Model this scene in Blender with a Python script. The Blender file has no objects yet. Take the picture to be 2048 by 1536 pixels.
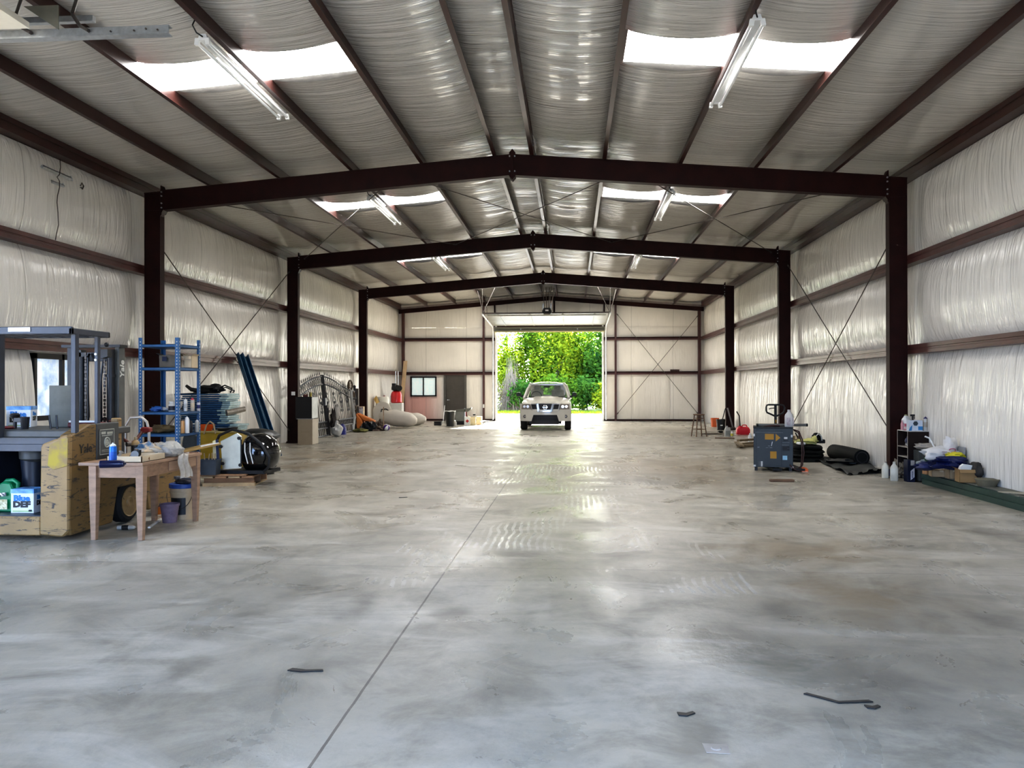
SKY_BACK, SKY_FRONT, SUN, EXPO = 8.0, 6.8, 30.0, 0.52
import bpy, math, random
from mathutils import Matrix, Vector
random.seed(7)
S = bpy.context.scene
COL = S.collection
PI = math.pi
# ---------------------------------------------------------------- camera model (fitted to the photo)
FPX, YAW, PITCH, ROLL, CX, CZ = 1624.04, .0748, .0038, -.0017, 1.0408, 1.5
_cy, _sy, _cp, _sp, _cr, _sr = math.cos(YAW), math.sin(YAW), math.cos(PITCH), math.sin(PITCH), math.cos(ROLL), math.sin(ROLL)
FW = Vector((-_sy*_cp, _cy*_cp, _sp)); _u = Vector((_sy*_sp, -_cy*_sp, _cp)); _r = Vector((_cy, _sy, 0))
RT = _r*_cr + _u*_sr; UP = _u*_cr - _r*_sr
CAM = Vector((CX, 0, CZ))
def _ray(px, py): return FW + RT*((px-1024)/FPX) - UP*((py-768)/FPX)
def G(px, py, z=0.0):            # pixel -> point on a level plane (metres)
    d = _ray(px, py); return CAM + d*((z-CZ)/d.z)
def Y(px, py, y):                # pixel -> point at a given depth
    d = _ray(px, py); return CAM + d*(y/d.y)
def XW(px, py, x):               # pixel -> point on a side wall
    d = _ray(px, py); return CAM + d*((x-CX)/d.x)
# ---------------------------------------------------------------- mesh builder
class M:
    def __init__(s): s.v, s.f, s.mi, s.T = [], [], [], Matrix.Identity(4)
    def at(s, x=0, y=0, z=0, rz=0, rx=0, ry=0):
        s.T = Matrix.Translation((x, y, z)) @ Matrix.Rotation(rz, 4, 'Z') @ Matrix.Rotation(ry, 4, 'Y') @ Matrix.Rotation(rx, 4, 'X'); return s
    def add(s, vs, fs, m=0):
        n = len(s.v); s.v += [tuple(s.T @ Vector(p)) for p in vs]
        s.f += [tuple(i+n for i in f) for f in fs]; s.mi += [m]*len(fs); return s
    def box(s, c, d, m=0):
        x, y, z = c; a, b, h = d[0]/2, d[1]/2, d[2]/2
        return s.add([(x+i*a, y+j*b, z+k*h) for i in (-1, 1) for j in (-1, 1) for k in (-1, 1)],
                     [(0, 1, 3, 2), (4, 6, 7, 5), (0, 4, 5, 1), (2, 3, 7, 6), (0, 2, 6, 4), (1, 5, 7, 3)], m)
    def bx(s, x0, x1, y0, y1, z0, z1, m=0):
        return s.box(((x0+x1)/2, (y0+y1)/2, (z0+z1)/2), (abs(x1-x0), abs(y1-y0), abs(z1-z0)), m)
    def prism(s, poly, ax, a, b, m=0):   # poly in the two other axes (cyclic order kept)
        def P(p, t): return {'x': (t, p[0], p[1]), 'y': (p[0], t, p[1]), 'z': (p[0], p[1], t)}[ax]
        n = len(poly); vs = [P(p, a) for p in poly] + [P(p, b) for p in poly]
        fs = [(i, (i+1) % n, n+(i+1) % n, n+i) for i in range(n)] + [tuple(range(n))[::-1], tuple(range(n, 2*n))]
        return s.add(vs, fs, m)
    def ring(s, rings, m=0, close=True, caps=True):
        n = len(rings[0]); vs = [p for r in rings for p in r]; fs = []
        for k in range(len(rings)-1):
            for i in range(n if close else n-1):
                j = (i+1) % n; fs.append((k*n+i, k*n+j, (k+1)*n+j, (k+1)*n+i))
        if caps: fs += [tuple(range(n))[::-1], tuple(range((len(rings)-1)*n, len(rings)*n))]
        return s.add(vs, fs, m)
    def cyl(s, p0, p1, r0, r1=None, n=12, m=0):
        return s.tube([p0, p1], [r0, r0 if r1 is None else r1], n, m)
    def tube(s, pts, r, n=8, m=0, sq=1.0):
        pts = [Vector(p) for p in pts]; R = r if isinstance(r, (list, tuple)) else [r]*len(pts)
        rings = []; a = None
        for i, p in enumerate(pts):
            t = (pts[min(i+1, len(pts)-1)] - pts[max(i-1, 0)]).normalized()
            if a is None:
                a = t.cross(Vector((0, 0, 1)))
                if a.length < .05: a = t.cross(Vector((0, 1, 0)))
            a = (a - t*a.dot(t)).normalized(); b = t.cross(a)
            rings.append([p + a*math.cos(q)*R[i] + b*math.sin(q)*R[i]*sq for q in [2*PI*k/n for k in range(n)]])
        return s.ring(rings, m)
    def lathe(s, prof, c=(0, 0, 0), n=18, m=0):   # prof [(r,z)]
        return s.ring([[(c[0]+r*math.cos(2*PI*k/n), c[1]+r*math.sin(2*PI*k/n), c[2]+z) for k in range(n)] for r, z in prof], m)
    def grid(s, fn, nu, nv, m=0):
        vs = [fn(i/nu, j/nv) for j in range(nv+1) for i in range(nu+1)]
        return s.add(vs, [(j*(nu+1)+i, j*(nu+1)+i+1, (j+1)*(nu+1)+i+1, (j+1)*(nu+1)+i) for j in range(nv) for i in range(nu)], m)
    def blob(s, c, r, amp=.15, seed=0, nu=22, nv=12, m=0, flat=None, pw=1.0):
        rnd = random.Random(seed); W = [(rnd.uniform(1, 6), rnd.uniform(1, 6), rnd.uniform(1, 6), rnd.uniform(0, 6)) for _ in range(7)]
        rings = []
        for j in range(nv+1):
            th = PI*(j+.02)/(nv+.04); row = []
            for i in range(nu):
                ph = 2*PI*i/nu
                d = Vector((math.sin(th)*math.cos(ph), math.sin(th)*math.sin(ph), -math.cos(th)))
                if pw != 1: d = Vector([math.copysign(abs(q)**pw, q) for q in d])
                k = 1+amp*sum(math.sin(a*d.x*1.7+b*d.y*1.7+e*d.z*1.7+f) for a, b, e, f in W)/3
                p = [c[q]+d[q]*r[q]*k for q in range(3)]
                if flat is not None: p[2] = max(p[2], flat)
                row.append(p)
            rings.append(row)
        return s.ring(rings, m)
# ---------------------------------------------------------------- materials
def nd(t, typ, **kw):
    n = t.nodes.new(typ)
    for k, v in kw.items():
        if k in n.inputs: n.inputs[k].default_value = v
        else: setattr(n, k, v)
    return n
_mats = {}
def mat(name, col, rough=.5, metal=0., var=.18, scale=6., bump=0., bscale=40., stretch=(1, 1, 1), emit=0., alpha=1., trans=0., col2=None, thr=None, spec=None, coat=0.):
    if name in _mats: return _mats[name]
    m = bpy.data.materials.new(name); m.use_nodes = True; t = m.node_tree; b = t.nodes['Principled BSDF']
    b.inputs['Roughness'].default_value = rough; b.inputs['Metallic'].default_value = metal
    if spec is not None: b.inputs['Specular IOR Level'].default_value = spec
    if coat: b.inputs['Coat Weight'].default_value = coat
    tc = nd(t, 'ShaderNodeTexCoord'); mp = nd(t, 'ShaderNodeMapping'); mp.inputs['Scale'].default_value = stretch
    t.links.new(tc.outputs['Object'], mp.inputs['Vector'])
    no = nd(t, 'ShaderNodeTexNoise', Scale=scale, Detail=5., Roughness=.6)
    t.links.new(mp.outputs[0], no.inputs['Vector'])
    rp = nd(t, 'ShaderNodeValToRGB')
    c1 = [max(0, c*(1-var)) for c in col]; c2 = [min(1, c*(1+var)) for c in (col2 or col)]
    lo, hi = thr or (.3, .7)
    rp.color_ramp.elements[0].position = lo; rp.color_ramp.elements[1].position = hi
    rp.color_ramp.elements[0].color = (*c1, 1); rp.color_ramp.elements[1].color = (*c2, 1)
    t.links.new(no.outputs[0], rp.inputs[0]); t.links.new(rp.outputs[0], b.inputs['Base Color'])
    if bump:
        n2 = nd(t, 'ShaderNodeTexNoise', Scale=bscale, Detail=4.); t.links.new(mp.outputs[0], n2.inputs['Vector'])
        bp = nd(t, 'ShaderNodeBump', Strength=bump, Distance=.02); t.links.new(n2.outputs[0], bp.inputs['Height']); t.links.new(bp.outputs[0], b.inputs['Normal'])
    if emit:
        t.links.new(rp.outputs[0], b.inputs['Emission Color']); b.inputs['Emission Strength'].default_value = emit
    if alpha < 1: b.inputs['Alpha'].default_value = alpha
    if trans: b.inputs['Transmission Weight'].default_value = trans
    _mats[name] = m; return m
# ---------------------------------------------------------------- objects
def ob(name, mb, mats, parent=None, bevel=0., smooth=None, seg=1):
    me = bpy.data.meshes.new(name); me.from_pydata(mb.v, [], mb.f); me.update()
    if not isinstance(mats, (list, tuple)): mats = [mats]
    for q in mats: me.materials.append(q)
    me.polygons.foreach_set('material_index', mb.mi)
    if smooth:
        me.polygons.foreach_set('use_smooth', [True]*len(me.polygons)); me.set_sharp_from_angle(angle=math.radians(smooth))
    me.update(); o = bpy.data.objects.new(name, me); COL.objects.link(o)
    if parent: o.parent = parent
    if bevel:
        bm = o.modifiers.new('bevel', 'BEVEL'); bm.width = bevel; bm.segments = seg; bm.limit_method = 'ANGLE'; bm.angle_limit = .6
    return o
def tag(o, label, cat, group=None, kind=None):
    o['label'] = label; o['category'] = cat
    if group: o['group'] = group
    if kind: o['kind'] = kind
    return o
def thing(name, label, cat, loc=(0, 0, 0), rz=0., group=None):
    o = bpy.data.objects.new(name, None); COL.objects.link(o); o.empty_display_size = .1
    o.location = loc; o.rotation_euler = (0, 0, rz); return tag(o, label, cat, group)
def solo(name, label, cat, mb, mats, loc=(0, 0, 0), rz=0., group=None, bevel=0., smooth=None, rot=None):
    o = ob(name, mb, mats, None, bevel, smooth); o.location = loc; o.rotation_euler = rot or (0, 0, rz); return tag(o, label, cat, group)
def struct(name, mb, mats, parent=None, smooth=None, label=None):
    o = ob(name, mb, mats, parent, 0, smooth)
    if not parent: o['kind'] = 'structure'
    return o
def dup(root, loc=None, rz=None, label=None):
    def cp(o, par):
        c = o.copy(); COL.objects.link(c); c.parent = par
        for ch in list(o.children): cp(ch, c)
        return c
    r = cp(root, None)
    if loc is not None: r.location = loc
    if rz is not None: r.rotation_euler = (0, 0, rz)
    if label: r['label'] = label
    return r
def words(txt, size, mt, parent, loc, rot, ext=.001, bold=0., name='lettering', sx=1., shear=0., align='CENTER'):
    cu = bpy.data.curves.new('lettering', 'FONT'); cu.body = txt; cu.size = size; cu.extrude = ext; cu.offset = bold; cu.shear = shear
    cu.align_x = align; cu.align_y = 'CENTER'; cu.resolution_u = 2
    o = bpy.data.objects.new('tmp', cu); COL.objects.link(o); dg = bpy.context.evaluated_depsgraph_get()
    me = bpy.data.meshes.new_from_object(o.evaluated_get(dg)); bpy.data.objects.remove(o)
    me.materials.clear(); me.materials.append(mt)
    w = bpy.data.objects.new(name, me); COL.objects.link(w); w.parent = parent; w.location = loc; w.rotation_euler = rot; w.scale = (sx, 1, 1); return w
FRONT = (PI/2, 0, 0)             # lettering that faces the camera side (-y)
# ================================================================ the building
B = 7.3108; FY = [14.03 + B*i for i in range(3)]; EY = 14.03 + 3*B; SY = 14.03 - 2*B
SL = .0801
def rafz(x): return 5.5455 - SL*abs(x)
red = mat('oxide_steel', (.022, .0048, .0038), .55, .0, .3, 3., bump=.06, bscale=30, spec=.22)
redp = mat('purlin_steel_lit', (.040, .0125, .0098), .36, .0, .25, 3.)  # oxide steel lightened: rear light and sheen put into the purlin colour
redl = mat('oxide_steel_girt', (.075, .026, .021), .38, .0, .25, 3.)
galv = mat('galvanised', (.55, .57, .58), .35, .8, .15, 20.)
# ---- camera
cd = bpy.data.cameras.new('camera'); cam = bpy.data.objects.new('camera', cd); COL.objects.link(cam); S.camera = cam
cd.sensor_width = 36.; cd.lens = FPX*36/2048; cd.clip_start = .05; cd.clip_end = 500
mm = Matrix((RT, UP, -FW)).transposed().to_4x4(); mm.translation = CAM; cam.matrix_world = mm
# ---- floor
def floor_mat():
    m = bpy.data.materials.new('stained_concrete'); m.use_nodes = True; t = m.node_tree; b = t.nodes['Principled BSDF']; L = t.links.new
    geo = nd(t, 'ShaderNodeNewGeometry'); P = geo.outputs['Position']
    def noise(sc, det=6., st=(1, 1, 1), dist=0., rough=.6):
        mp = nd(t, 'ShaderNodeMapping'); mp.inputs['Scale'].default_value = st; L(P, mp.inputs[0])
        n = nd(t, 'ShaderNodeTexNoise', Scale=sc, Detail=det, Roughness=rough, Distortion=dist); L(mp.outputs[0], n.inputs['Vector']); return n.outputs[0]
    def ramp(x, a, b_, ca, cb):
        r = nd(t, 'ShaderNodeValToRGB'); e = r.color_ramp.elements; e[0].position = a; e[1].position = b_
        e[0].color = (*ca, 1) if len(ca) == 3 else ca; e[1].color = (*cb, 1); L(x, r.inputs[0]); return r.outputs[0]
    def mix(f, a, c, mode='MIX'):
        n = nd(t, 'ShaderNodeMix', data_type='RGBA', blend_type=mode)
        if hasattr(f, 'links') or hasattr(f, 'is_linked'): L(f, n.inputs[0])
        else: n.inputs[0].default_value = f
        for q, s in ((a, n.inputs[6]), (c, n.inputs[7])):
            if isinstance(q, tuple): s.default_value = (*q, 1)
            else: L(q, s)
        return n.outputs[2]
    def math_(op, a, c=0., d=None):
        n = nd(t, 'ShaderNodeMath', operation=op)
        for q, s in zip((a, c, d), n.inputs):
            if q is None: continue
            if isinstance(q, (int, float)): s.default_value = q
            else: L(q, s)
        return n.outputs[0]
    one, zero = (1, 1, 1), (0, 0, 0)
    base = mix(ramp(noise(.35, 5., (1, .8, 1)), .36, .64, zero, one), (.305, .282, .232), (.42, .395, .335))
    base = mix(math_('MULTIPLY', ramp(noise(1.6, 9., (1, 1, 1), .6, .7), .46, .62, zero, one), .85), base, (.215, .20, .165))
    base = mix(math_('MULTIPLY', ramp(noise(.9, 8., (.5, 1.5, 1), 1.2, .65), .50, .68, zero, one), .65), base, (.56, .535, .48))
    base = mix(math_('MULTIPLY', ramp(noise(9., 8., (1, 1, 1), .3, .75), .48, .75, zero, one), .45), base, (.22, .21, .195))
    # oil and rust stains where the photo has them
    sep = nd(t, 'ShaderNodeSeparateXYZ'); L(P, sep.inputs[0])
    wob = noise(2.6, 5., (1, 1, 1), .5)
    st = [(725, 1210, 30, 26, 0), (905, 1230, 40, 16, 0), (1720, 1195, 130, 40, 1), (1985, 1238, 60, 14, 0), (1560, 1222, 60, 18, 0), (1330, 935, 170, 24, 1), (700, 908, 160, 12, 1),
          (1240, 1105, 60, 14, 0), (1590, 1102, 170, 24, 1), (1960, 1060, 50, 14, 0), (1390, 1490, 70, 45, 0), (370, 1338, 40, 20, 0), (1020, 1385, 90, 30, 0), (1780, 1370, 120, 50, 0), (1430, 870, 120, 8, 0), (1300, 960, 80, 12, 0), (860, 1010, 50, 10, 0), (620, 930, 60, 10, 1)]
    for px, py, rx, ry, k in st:
        c = G(px, py); ex = (G(px+rx, py)-c).length; ey = (G(px, py-ry)-c).length
        dx = math_('DIVIDE', math_('SUBTRACT', sep.outputs[0], c.x), ex); dy = math_('DIVIDE', math_('SUBTRACT', sep.outputs[1], c.y), ey)
        d = math_('SQRT', math_('ADD', math_('MULTIPLY', dx, dx), math_('MULTIPLY', dy, dy)))
        f = math_('SUBTRACT', math_('ADD', 1.25, math_('MULTIPLY', math_('SUBTRACT', wob, .5), 3.)), d)
        f = math_('MULTIPLY', math_('MINIMUM', math_('MAXIMUM', f, 0.), 1.), .62)
        base = mix(f, base, (.19, .14, .08) if k else (.14, .13, .112))
    # sawn and cold joints
    def line(coord, x0, w):
        d = math_('ABSOLUTE', math_('SUBTRACT', math_('ADD', coord, math_('MULTIPLY', math_('SUBTRACT', wob, .5), .012)), x0)); return math_('LESS_THAN', d, w)
    for co, x0, w in ((0, 0., .007), (1, FY[0]-B, .004), (1, FY[0], .004), (1, FY[1], .004), (1, FY[2], .004)):
        base = mix(math_('MULTIPLY', line(sep.outputs[co], x0, w), .8), base, (.06, .05, .045))
    # tyre tracks: wavy polished ribs mid-floor, their glints also painted into the colour
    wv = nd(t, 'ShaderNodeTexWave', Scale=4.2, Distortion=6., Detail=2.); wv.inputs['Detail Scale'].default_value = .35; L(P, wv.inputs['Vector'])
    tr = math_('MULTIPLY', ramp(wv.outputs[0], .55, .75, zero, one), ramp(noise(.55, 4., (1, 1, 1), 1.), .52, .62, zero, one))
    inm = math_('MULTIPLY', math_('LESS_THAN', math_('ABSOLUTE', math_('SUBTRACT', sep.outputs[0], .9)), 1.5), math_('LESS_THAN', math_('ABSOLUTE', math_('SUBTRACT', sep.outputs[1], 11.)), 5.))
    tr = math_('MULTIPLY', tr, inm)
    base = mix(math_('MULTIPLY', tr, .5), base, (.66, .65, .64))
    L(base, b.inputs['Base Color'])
    rg = ramp(noise(1.1, 7., (1, .7, 1), .8), .35, .68, (.19, .19, .19), (.60, .60, .60))
    L(mix(math_('MULTIPLY', tr, .6), rg, (.07, .07, .07)), b.inputs['Roughness'])
    bp = nd(t, 'ShaderNodeBump', Strength=.12, Distance=.02); L(noise(14., 6.), bp.inputs['Height']); L(bp.outputs[0], b.inputs['Normal'])
    b.inputs['Specular IOR Level'].default_value = .45
    return m
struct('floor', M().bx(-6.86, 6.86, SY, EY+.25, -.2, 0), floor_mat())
# ---- insulation facing (white vinyl with wrinkles)
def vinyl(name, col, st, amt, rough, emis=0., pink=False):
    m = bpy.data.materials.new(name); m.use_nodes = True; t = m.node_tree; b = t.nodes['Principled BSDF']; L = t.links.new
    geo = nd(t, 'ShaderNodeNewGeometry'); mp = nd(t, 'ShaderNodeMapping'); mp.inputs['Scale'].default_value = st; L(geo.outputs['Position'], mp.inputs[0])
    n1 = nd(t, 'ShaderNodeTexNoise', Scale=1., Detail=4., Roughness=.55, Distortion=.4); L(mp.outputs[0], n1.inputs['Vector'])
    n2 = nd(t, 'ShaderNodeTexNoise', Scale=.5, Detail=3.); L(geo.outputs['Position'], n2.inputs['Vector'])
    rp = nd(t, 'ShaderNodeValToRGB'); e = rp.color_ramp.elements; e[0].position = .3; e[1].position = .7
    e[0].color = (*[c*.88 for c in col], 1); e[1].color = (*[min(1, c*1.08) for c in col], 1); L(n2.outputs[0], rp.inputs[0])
    out = rp.outputs[0]
    if pink:
        sp = nd(t, 'ShaderNodeSeparateXYZ'); L(geo.outputs['Position'], sp.inputs[0])
        mx = nd(t, 'ShaderNodeMapRange'); mx.inputs[1].default_value = -4.6; mx.inputs[2].default_value = -5.6; L(sp.outputs[0], mx.inputs[0])
        mz = nd(t, 'ShaderNodeMapRange'); mz.inputs[1].default_value = 2.05; mz.inputs[2].default_value = 1.0; L(sp.outputs[2], mz.inputs[0])
        mu = nd(t, 'ShaderNodeMath', operation='MULTIPLY'); L(mx.outputs[0], mu.inputs[0]); L(mz.outputs[0], mu.inputs[1])
        mi = nd(t, 'ShaderNodeMix', data_type='RGBA'); L(mu.outputs[0], mi.inputs[0]); L(out, mi.inputs[6]); mi.inputs[7].default_value = (.72, .42, .37, 1); out = mi.outputs[2]
    L(out, b.inputs['Base Color']); b.inputs['Roughness'].default_value = rough; b.inputs['Specular IOR Level'].default_value = .75 if name == 'roof_vinyl' else .5
    bp = nd(t, 'ShaderNodeBump', Strength=amt, Distance=.06)
    if name == 'roof_vinyl':   # the facing is tight and smooth over the side purlins, slack and wrinkled near the ridge
        sq = nd(t, 'ShaderNodeSeparateXYZ'); L(geo.outputs['Position'], sq.inputs[0]); ab = nd(t, 'ShaderNodeMath', operation='ABSOLUTE'); L(sq.outputs[0], ab.inputs[0])
        mb = nd(t, 'ShaderNodeMapRange'); mb.inputs[1].default_value = 1.2; mb.inputs[2].default_value = 4.2; mb.inputs[3].default_value = amt*1.6; mb.inputs[4].default_value = amt*.4; L(ab.outputs[0], mb.inputs[0]); L(mb.outputs[0], bp.inputs['Strength'])
    hgt = n1.outputs[0]
    if name != 'roof_vinyl':   # hanging creases and roll seams of the wall facing
        ax = 1 if name == 'wall_vinyl' else 0
        def mth(op, a, c=0.):
            n = nd(t, 'ShaderNodeMath', operation=op)
            for q, s_ in ((a, n.inputs[0]), (c, n.inputs[1])):
                if isinstance(q, (int, float)): s_.default_value = q
                else: L(q, s_)
            return n.outputs[0]
        m2 = nd(t, 'ShaderNodeMapping'); m2.inputs['Scale'].default_value = (4.2, 4.2, .42); L(geo.outputs['Position'], m2.inputs[0])
        n3 = nd(t, 'ShaderNodeTexNoise', Scale=1., Detail=3., Roughness=.6, Distortion=.5); L(m2.outputs[0], n3.inputs['Vector'])
        ridge = mth('MINIMUM', mth('MULTIPLY', mth('ABSOLUTE', mth('SUBTRACT', n3.outputs[0], .5)), 7.), 1.)
        hgt = mth('ADD', mth('MULTIPLY', n1.outputs[0], .8), mth('MULTIPLY', ridge, .55))
        sy = nd(t, 'ShaderNodeSeparateXYZ'); L(geo.outputs['Position'], sy.inputs[0])
        ph = mth('FRACT', mth('ADD', mth('MULTIPLY', sy.outputs[ax], 1/1.83), mth('MULTIPLY', n2.outputs[0], .06)))
        seam = mth('LESS_THAN', ph, .009)
        ms = nd(t, 'ShaderNodeMix', data_type='RGBA'); L(mth('MULTIPLY', seam, .5), ms.inputs[0]); L(out, ms.inputs[6]); ms.inputs[7].default_value = (.22, .20, .17, 1); L(ms.outputs[2], b.inputs['Base Color'])
    L(hgt, bp.inputs['Height']); L(bp.outputs[0], b.inputs['Normal'])
    return m
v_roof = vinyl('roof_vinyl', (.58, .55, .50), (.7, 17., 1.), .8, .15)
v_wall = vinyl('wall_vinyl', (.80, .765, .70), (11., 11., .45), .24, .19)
v_back = vinyl('end_wall_vinyl', (.84, .80, .73), (6., 6., .8), .14, .36, pink=True)
PUR = [-5.46, -4.18, -2.87, -1.62, -.34, .37, 1.62, 2.91, 4.17, 5.46]
SKY = [(9.38 + B*i, 10.30 + B*i) for i in range(4)]  # farthest bay's pair is unseen, added to brighten the end wall
def waves(seed, n=9, lo=2., hi=22.):
    r = random.Random(seed); return [(r.uniform(lo, hi), r.uniform(0, 6), r.uniform(-2, 2), 1/(1+i*.35)) for i in range(n)]
def wav(W, y, x): return sum(a*math.sin(f*y + p + q*x) for f, p, q, a in W)/len(W)
cm = M(); xs = [-6.65] + PUR + [6.65]; NY = 620; yy = [SY + (EY+.2-SY)*j/NY for j in range(NY+1)]
for g in range(len(xs)-1):
    x0, x1 = xs[g], xs[g+1]; W = waves(g+20, 14, 2.5, 40.); nx = 10; vs = []; fs = []
    for y in yy:
        dfr = min(abs(y-q) for q in [SY, FY[0]-B] + FY + [EY]); pin = 1-.75*math.exp(-(dfr/.5)**2)
        for i in range(nx+1):
            u = i/nx; x = x0+(x1-x0)*u; s = math.sin(PI*u)**.7 if 0 < u < 1 else 0
            dsk = min(abs(y-(a+c)/2) for a, c in SKY); up = 1
            vs.append((x, y, rafz(x)+.20 - s*(.085*pin*up*min(1, (x1-x0)/1.2) + (.015+.075*max(0, 1-abs(x)/4.2))*wav(W, y, x))))
    for j in range(NY):
        ym = (yy[j]+yy[j+1])/2
        for i in range(nx):
            if any(a < ym < c for a, c in SKY) and g in (2, 3, 7, 8): continue
            k = j*(nx+1)+i; fs.append((k, k+nx+1, k+nx+2, k+1))
    cm.add(vs, fs)
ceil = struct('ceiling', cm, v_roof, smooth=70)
# roof sheet above the facing, with openings for the skylights
rs = M()
for s in (-1, 1):
    spans = [SY] + [q for a in SKY for q in a] + [EY+.3]
    for k in range(len(spans)-1):
        for a, c in ([(0, 7.)] if k % 2 == 0 else [(0, 1.6), (4.25, 7.)]):
            rs.add([(s*a, spans[k], rafz(a)+.23), (s*c, spans[k], rafz(c)+.23), (s*c, spans[k+1], rafz(c)+.23), (s*a, spans[k+1], rafz(a)+.23)], [(0, 1, 2, 3)])
struct('trim_1', rs, mat('roof_sheet', (.3, .3, .3), .5, .5))
# skylight panels
skm = mat('skylight_fibreglass', (1., .98, .95), .5, 0, .06, 3., emit=17.0, stretch=(.3, 4, 1))
def skylight(s, k):
    a, c = SKY[k]; m = M(); n = 46
    prof = [(a-.05+(c-a+.1)*i/n, .215+.012*(1 if (i % 8) in (0, 1) else 0)) for i in range(n+1)]
    for x0, x1 in ((1.6, 4.25),):
        m.add([(s*x0, y, rafz(x0)+z) for y, z in prof] + [(s*x1, y, rafz(x1)+z) for y, z in prof], [(i, i+1, n+2+i, n+1+i) for i in range(n)])
    o = ob('skylight_panel', m, skm); rb = M()
    for i in range(5):
        yy0 = a+.06+(c-a-.12)*i/4; rb.add([(s*1.62, yy0, rafz(1.62)+.205), (s*4.2, yy0, rafz(4.2)+.205), (s*4.2, yy0+.016, rafz(4.2)+.205), (s*1.62, yy0+.016, rafz(1.62)+.205)], [(0, 1, 2, 3)])
    ob('corrugation', rb, mat('skylight_rib', (.22, .23, .24), .7), o); side = 'left' if s < 0 else 'right'
    tag(o, 'glowing translucent skylight panel in the %s roof slope, %s bay from the viewer' % (side, ['nearest', 'second', 'third', 'unseen one added for light in the farthest'][k]), 'skylight', 'roof skylight panels')
for s in (-1, 1):
    for k in range(4): skylight(s, k)
# ---- purlins and eave struts
def zsec(h=.20, f=.065, t=.006, d=1):
    return [(0, 0), (d*f, 0), (d*f, .015), (d*(f-t), .015), (d*(f-t), t), (d*t, t), (d*t, h), (-d*f, h), (-d*f, h-t), (0, h-t)]
ordn = ['first', 'second', 'third', 'fourth', 'fifth']
for i, x in enumerate(PUR):
    s = -1 if x < 0 else 1; d = 1 if x < 0 else -1
    m = M(); z = rafz(x)
    m.prism([(x+p, z+q) for p, q in zsec(d=d)], 'y', SY, EY+.05, 0)
    for fy in [FY[0]-B] + FY:   # lap joints with bolts over each frame
        m.prism([(x+p*1.08-.004*d, z+.003+q*.98) for p, q in zsec(d=d)], 'y', fy-.42, fy+.55, 0)
        for dy in (-.36, .45):
            for zz in (.06, .14): m.cyl((x+d*.005, fy+dy, z+zz), (x-d*.02, fy+dy, z+zz), .012, n=6, m=1)
    k = i if x < 0 else 9-i
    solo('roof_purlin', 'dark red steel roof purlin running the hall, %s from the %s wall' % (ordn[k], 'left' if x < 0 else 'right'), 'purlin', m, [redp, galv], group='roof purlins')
for s in (-1, 1):
    m = M(); z = rafz(6.62)-.01
    m.prism([(s*p, q) for p, q in [(6.63, z), (6.82, z-.01), (6.82, z+.19), (6.63, z+.208), (6.63, z+.13), (6.65, z+.13), (6.65, z+.09), (6.63, z+.09)]], 'y', SY, EY, 0)
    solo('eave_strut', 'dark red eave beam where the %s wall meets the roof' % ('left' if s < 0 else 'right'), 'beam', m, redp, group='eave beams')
# ---- portal frames
def portal(y, lab):
    t = thing('steel_portal', lab, 'steel frame', (0, y, 0), group='red steel portal frames')
    for s in (-1, 1):
        zt = rafz(6.62)-.03; zi = rafz(6.33)-.03
        c = M()
        c.prism([(s*6.332, 0), (s*6.345, 0), (s*6.345, zi), (s*6.332, zi)], 'y', 0, .16)
        c.prism([(s*6.611, 0), (s*6.624, 0), (s*6.624, zt), (s*6.611, zt)], 'y', 0, .16)
        c.prism([(s*6.345, 0), (s*6.611, 0), (s*6.611, zt), (s*6.345, zi)], 'y', .012, .03)
        c.prism([(s*6.33, zi-.002), (s*6.63, zt-.002), (s*6.63, zt+.012), (s*6.33, zi+.012)], 'y', 0, .16)
        for zz in (4.68,): c.bx(s*6.345, s*6.611, .0, .15, zz, zz+.012)
        ob('column', c, red, t)
        b = M(); b.bx(s*6.28, s*6.66, -.03, .19, 0, .018)
        for dx in (6.31, 6.645): b.cyl((s*dx, .02, .018), (s*dx, .02, .05), .013, n=6)
        ob('base_plate', b, red, t)
        r = M(); h = .3655
        P = lambda x, o: (s*x, rafz(x)+o)
        r.prism([P(0, 0), P(6.33, 0), P(6.33, -.012), P(0, -.012)], 'y', 0, .16)
        r.prism([P(0, -h+.012), P(6.33, -h+.022), P(6.33, -h+.008), P(0, -h)], 'y', 0, .16)
        r.prism([P(0, -.012), P(6.33, -.012), P(6.33, -h+.02), P(0, -h+.012)], 'y', .012, .03)
        ob('rafter', r, red, t)
        k = M()   # bolted end plate with pointed ears at the knee
        z0 = rafz(6.33)-h
        k.prism([(s*6.30, z0-.02), (s*6.335, z0-.10), (s*6.335, rafz(6.33)+.09), (s*6.318, rafz(6.33)+.09), (s*6.29, rafz(6.33)+.02)], 'y', .02, .14)
        k.prism([(s*6.27, z0+.02), (s*6.31, z0-.05), (s*6.315, z0+.1)], 'y', -.005, .165)
        for zz in (.05, .13, .26, .33): k.cyl((s*6.30, .0, z0+zz), (s*6.30, -.02, z0+zz), .014, n=6, m=1)
        ob('knee_plate', k, [red, galv], t)
    a = M(); zt = rafz(0); w = .055
    a.prism([(0, zt+.085), (w, zt+.02), (w*.9, zt-.02), (.02, zt-.03), (.02, zt-h+.03), (w*.9, zt-h+.01), (w, zt-h-.02), (0, zt-h-.085), (-w, zt-h-.02), (-w*.9, zt-h+.01), (-.02, zt-h+.03), (-.02, zt-.03), (-w*.9, zt-.02), (-w, zt+.02)], 'y', -.012, .165)
    for sx in (-1, 1):
        for zz in (-.045, -h+.06): a.cyl((sx*.045, -.01, zt+zz), (sx*.045, -.03, zt+zz), .014, n=6, m=1)
    ob('ridge_plate', a, [red, galv], t)
portal(FY[0], 'nearest dark red steel portal frame, spanning the hall in front of the shelving')
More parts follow.
